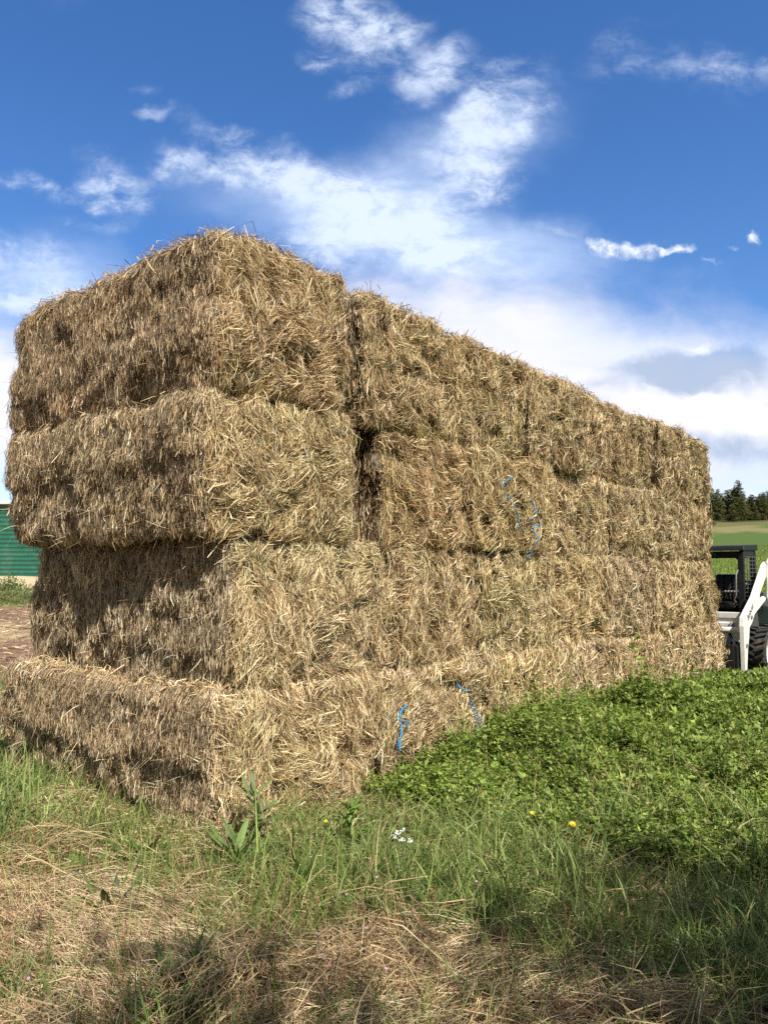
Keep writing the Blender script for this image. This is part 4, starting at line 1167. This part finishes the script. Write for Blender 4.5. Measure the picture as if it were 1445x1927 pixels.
def build_world():
    w = bpy.data.worlds.new('World'); scene.world = w; w.use_nodes = True
    w.cycles.sampling_method = 'MANUAL'; w.cycles.sample_map_resolution = 512
    nt = w.node_tree; nt.nodes.clear(); N = nt.nodes.new; LK = nt.links.new
    out = N('ShaderNodeOutputWorld'); bg = N('ShaderNodeBackground'); LK(bg.outputs[0], out.inputs['Surface'])
    bg.inputs['Strength'].default_value = .10
    sky = N('ShaderNodeTexSky'); sky.sky_type = 'NISHITA'; sky.sun_disc = False
    sky.sun_elevation = R(SUN_EL); sky.sun_rotation = math.atan2(sd.x, sd.y)
    sky.altitude = 700; sky.air_density = 1.0; sky.dust_density = .6; sky.ozone_density = 1.6
    hs = N('ShaderNodeHueSaturation'); hs.inputs['Saturation'].default_value = 1.30; hs.inputs['Value'].default_value = 1.27; hs.inputs['Hue'].default_value = .508
    LK(sky.outputs[0], hs.inputs['Color'])
    def math_(op, a, b=None, c=None, clamp=False):
        n = N('ShaderNodeMath'); n.operation = op; n.use_clamp = clamp
        for i, v in enumerate((a, b, c)):
            if v is None: continue
            if isinstance(v, (int, float)): n.inputs[i].default_value = v
            else: LK(v, n.inputs[i])
        return n.outputs[0]
    def smooth(v, a, b, lo=0.0, hi=1.0):
        n = N('ShaderNodeMapRange'); n.interpolation_type = 'SMOOTHSTEP'
        n.inputs['From Min'].default_value = a; n.inputs['From Max'].default_value = b; n.inputs['To Min'].default_value = lo; n.inputs['To Max'].default_value = hi
        LK(v, n.inputs['Value']); return n.outputs[0]
    def mixc(f, a, b):
        n = N('ShaderNodeMix'); n.data_type = 'RGBA'; n.clamp_factor = True
        LK(f, n.inputs[0])
        for v, i in ((a, 6), (b, 7)):
            if isinstance(v, tuple): n.inputs[i].default_value = (*v, 1)
            else: LK(v, n.inputs[i])
        return n.outputs[2]
    tc = N('ShaderNodeTexCoord'); sep = N('ShaderNodeSeparateXYZ'); LK(tc.outputs['Generated'], sep.inputs[0])
    yy = math_('MAXIMUM', math_('ABSOLUTE', sep.outputs[1]), .08)
    a = math_('DIVIDE', sep.outputs[0], yy); b = math_('DIVIDE', sep.outputs[2], yy)
    cmb = N('ShaderNodeCombineXYZ'); LK(a, cmb.inputs[0]); LK(b, cmb.inputs[1])
    hem = math_('MULTIPLY', math_('SIGN', sep.outputs[1]), 3.0); LK(hem, cmb.inputs[2])
    P = cmb.outputs[0]
    def noise(scale, detail, rough, dist, sx=1, sy=1, rot=0, lac=2.0, off=(0, 0, 0)):
        mp = N('ShaderNodeMapping'); mp.inputs['Scale'].default_value = (sx, sy, 1); mp.inputs['Rotation'].default_value = (0, 0, R(rot)); mp.inputs['Location'].default_value = off
        LK(P, mp.inputs['Vector'])
        n = N('ShaderNodeTexNoise'); n.inputs['Scale'].default_value = scale; n.inputs['Detail'].default_value = detail
        n.inputs['Roughness'].default_value = rough; n.inputs['Distortion'].default_value = dist; n.inputs['Lacunarity'].default_value = lac
        LK(mp.outputs[0], n.inputs['Vector']); return n.outputs['Fac']
    def blob(px, py, rx, ry, rot, amp, inner=.0):
        ca, cb = pdir(px, py)
        mp = N('ShaderNodeMapping'); mp.vector_type = 'TEXTURE'
        mp.inputs['Location'].default_value = (ca, cb, 3.0); mp.inputs['Rotation'].default_value = (0, 0, R(-rot)); mp.inputs['Scale'].default_value = (rx / FPX, ry / FPX, 1)
        LK(P, mp.inputs['Vector'])
        ln = N('ShaderNodeVectorMath'); ln.operation = 'LENGTH'; LK(mp.outputs[0], ln.inputs[0])
        return smooth(ln.outputs['Value'], inner, 1.25, amp, 0.0)
    def total(bl):
        s = None
        for q in bl:
            v = blob(*q); s = v if s is None else math_('ADD', s, v)
        return s
    def warp(src, scale, amt, off):
        n = N('ShaderNodeTexNoise'); n.inputs['Scale'].default_value = scale; n.inputs['Detail'].default_value = 4
        mp = N('ShaderNodeMapping'); mp.inputs['Location'].default_value = off; LK(src, mp.inputs['Vector']); LK(mp.outputs[0], n.inputs['Vector'])
        v = N('ShaderNodeVectorMath'); v.operation = 'SUBTRACT'; LK(n.outputs['Color'], v.inputs[0]); v.inputs[1].default_value = (.5, .5, .5)
        v2 = N('ShaderNodeVectorMath'); v2.operation = 'SCALE'; LK(v.outputs[0], v2.inputs[0]); v2.inputs['Scale'].default_value = amt
        v3 = N('ShaderNodeVectorMath'); v3.operation = 'MULTIPLY'; LK(v2.outputs[0], v3.inputs[0]); v3.inputs[1].default_value = (1, 1, 0)
        v4 = N('ShaderNodeVectorMath'); v4.operation = 'ADD'; LK(src, v4.inputs[0]); LK(v3.outputs[0], v4.inputs[1])
        return v4.outputs[0]
    P0 = P
    P = warp(warp(P0, 7, .10, (2, 3, 0)), 22, .035, (5, 1, 0))          # torn, curling edges
    # thin torn high cloud
    wisp = total([(470, 335, 230, 70, 8, .75), (700, 395, 260, 85, 12, .85), (910, 365, 120, 66, -6, 1.05), (870, 265, 240, 80, -24, .42), (895, 190, 150, 72, -50, .9), (1010, 215, 110, 60, -30, .5), (930, 290, 150, 60, -20, .6), (800, 140, 130, 56, -35, .85),
                  (640, 30, 130, 85, 0, .9), (720, 85, 120, 60, -30, .75), (610, 110, 70, 30, 10, .5), (660, 165, 70, 26, -30, .5), (1005, 140, 80, 70, -50, .5), (215, 335, 120, 60, 30, .72), (90, 350, 190, 32, 6, .7), (330, 290, 90, 30, 10, .6), (40, 470, 200, 60, 12, .7), (60, 560, 260, 60, 0, .85),
                  (1405, 125, 130, 70, 0, .52), (1230, 135, 190, 66, 8, .42), (1150, 60, 120, 40, 10, .3), (280, 226, 60, 18, -10, .46), (270, 190, 30, 14, 0, .34), (150, 400, 140, 26, 10, .45), (760, 455, 230, 90, 14, .85), (600, 485, 110, 60, 14, .8), (440, 262, 160, 34, 14, .5), (1040, 425, 80, 18, 10, .36), (850, 470, 250, 60, 8, .7)])
    P = warp(P0, 16, .03, (1, 7, 0))
    n1 = noise(8, 7, .66, .25, 1, 1.5, -14); n2 = noise(30, 5, .68, .4, 1, 1.35, 24, off=(3, 1, 0))
    n6 = noise(7, 7, .68, .4, .7, 2.6, -30, off=(5, 9, 0))
    tex = math_('ADD', math_('MULTIPLY', n1, .42), math_('ADD', math_('MULTIPLY', n2, .30), math_('MULTIPLY', n6, .28)))
    tex = smooth(tex, .36, .66)
    d = math_('MULTIPLY', wisp, math_('ADD', .16, math_('MULTIPLY', tex, 1.25)))
    m1 = smooth(d, .06, 1.12)
    # bright bank low on the right and low on the left
    bank = total([(1130, 790, 900, 290, 3, 1.3), (900, 590, 420, 110, 12, .5), (0, 760, 300, 220, 0, 1.2)])
    n3 = noise(5, 6, .58, .25, 1, 2.0, 6, off=(7, 2, 0))
    m2 = smooth(math_('ADD', bank, math_('MULTIPLY', math_('SUBTRACT', n3, .5), 1.0)), .10, 1.05)
    # small bright cumulus heads
    P = warp(warp(P0, 30, .03, (9, 3, 0)), 80, .010, (2, 8, 0))
    cum = total([(1130, 466, 34, 28, 0, 1.0), (1195, 474, 70, 24, 0, .85), (1275, 468, 50, 15, 0, .9), (1418, 446, 22, 18, 0, .8), (1378, 468, 16, 8, 0, .5), (1335, 492, 40, 10, 0, .4)])
    n4 = noise(60, 4, .65, .2)
    m3 = smooth(math_('MULTIPLY', cum, math_('MULTIPLY', math_('SUBTRACT', n4, .18), 2.6)), .12, 1.05)
    # billowing heads with grey undersides in the bank
    P = warp(warp(P0, 14, .06, (4, 4, 0)), 40, .02, (6, 2, 0))
    gr = total([(1330, 705, 150, 62, -6, 1.1), (1200, 690, 100, 34, -10, .75), (1385, 672, 70, 34, 0, .7), (1270, 830, 220, 40, 0, .5), (1420, 860, 160, 50, 0, .55), (1150, 730, 120, 20, 0, .4)])
    n5 = noise(16, 6, .62, .2, 1, 1.4, 0, off=(1, 5, 0))
    gm = smooth(math_('MULTIPLY', gr, math_('ADD', .2, math_('MULTIPLY', n5, 1.9))), .12, .95)
    edge = total([(1335, 648, 100, 20, -8, .8), (1300, 768, 190, 30, 0, .9), (1225, 735, 60, 16, 0, .5), (1400, 790, 120, 34, 0, .7)])
    em = math_('MULTIPLY', smooth(edge, .1, .8), smooth(n5, .40, .60))
    bankc = mixc(smooth(n3, .35, .68), (6.0, 6.4, 7.4), (7.2, 7.0, 7.4))
    bankc = mixc(math_('MULTIPLY', gm, .9), bankc, (3.3, 4.0, 5.3))
    bankc = mixc(math_('MULTIPLY', em, .85), bankc, (8.6, 8.4, 8.4))
    veil = total([(850, 290, 300, 130, -24, .5), (620, 390, 420, 120, 8, .5), (60, 520, 280, 130, 0, .5), (900, 480, 380, 110, 8, .7)])
    m0 = math_('MULTIPLY', smooth(math_('MULTIPLY', veil, math_('ADD', n3, math_('MULTIPLY', n6, .8))), 0.0, .80), .66)
    c0 = mixc(m0, hs.outputs[0], (5.4, 6.5, 8.5))
    c = mixc(math_('MULTIPLY', m1, .86), c0, (5.9, 6.7, 8.1))
    c = mixc(math_('MULTIPLY', m2, .96), c, bankc)
    c = mixc(math_('MULTIPLY', m3, .82), c, (7.6, 7.9, 8.4))
    # unseen sky behind and overhead: flat warm grey added as neutral fill light
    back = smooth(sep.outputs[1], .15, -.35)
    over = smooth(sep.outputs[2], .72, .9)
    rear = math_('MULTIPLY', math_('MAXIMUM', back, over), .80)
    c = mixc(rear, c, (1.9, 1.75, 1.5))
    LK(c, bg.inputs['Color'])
build_world()

# ------------------------------------------------------------------ render settings
scene.view_settings.view_transform = 'Standard'
scene.view_settings.look = 'None'
scene.view_settings.exposure = 0.56
scene.view_settings.gamma = 1.0
scene.cycles.max_bounces = 4; scene.cycles.diffuse_bounces = 2; scene.cycles.glossy_bounces = 2; scene.cycles.transmission_bounces = 3
scene.cycles.use_denoising = False
scene.cycles.sample_clamp_indirect = 4.0
scene.cycles.caustics_reflective = False; scene.cycles.caustics_refractive = False
scene.render.film_transparent = False
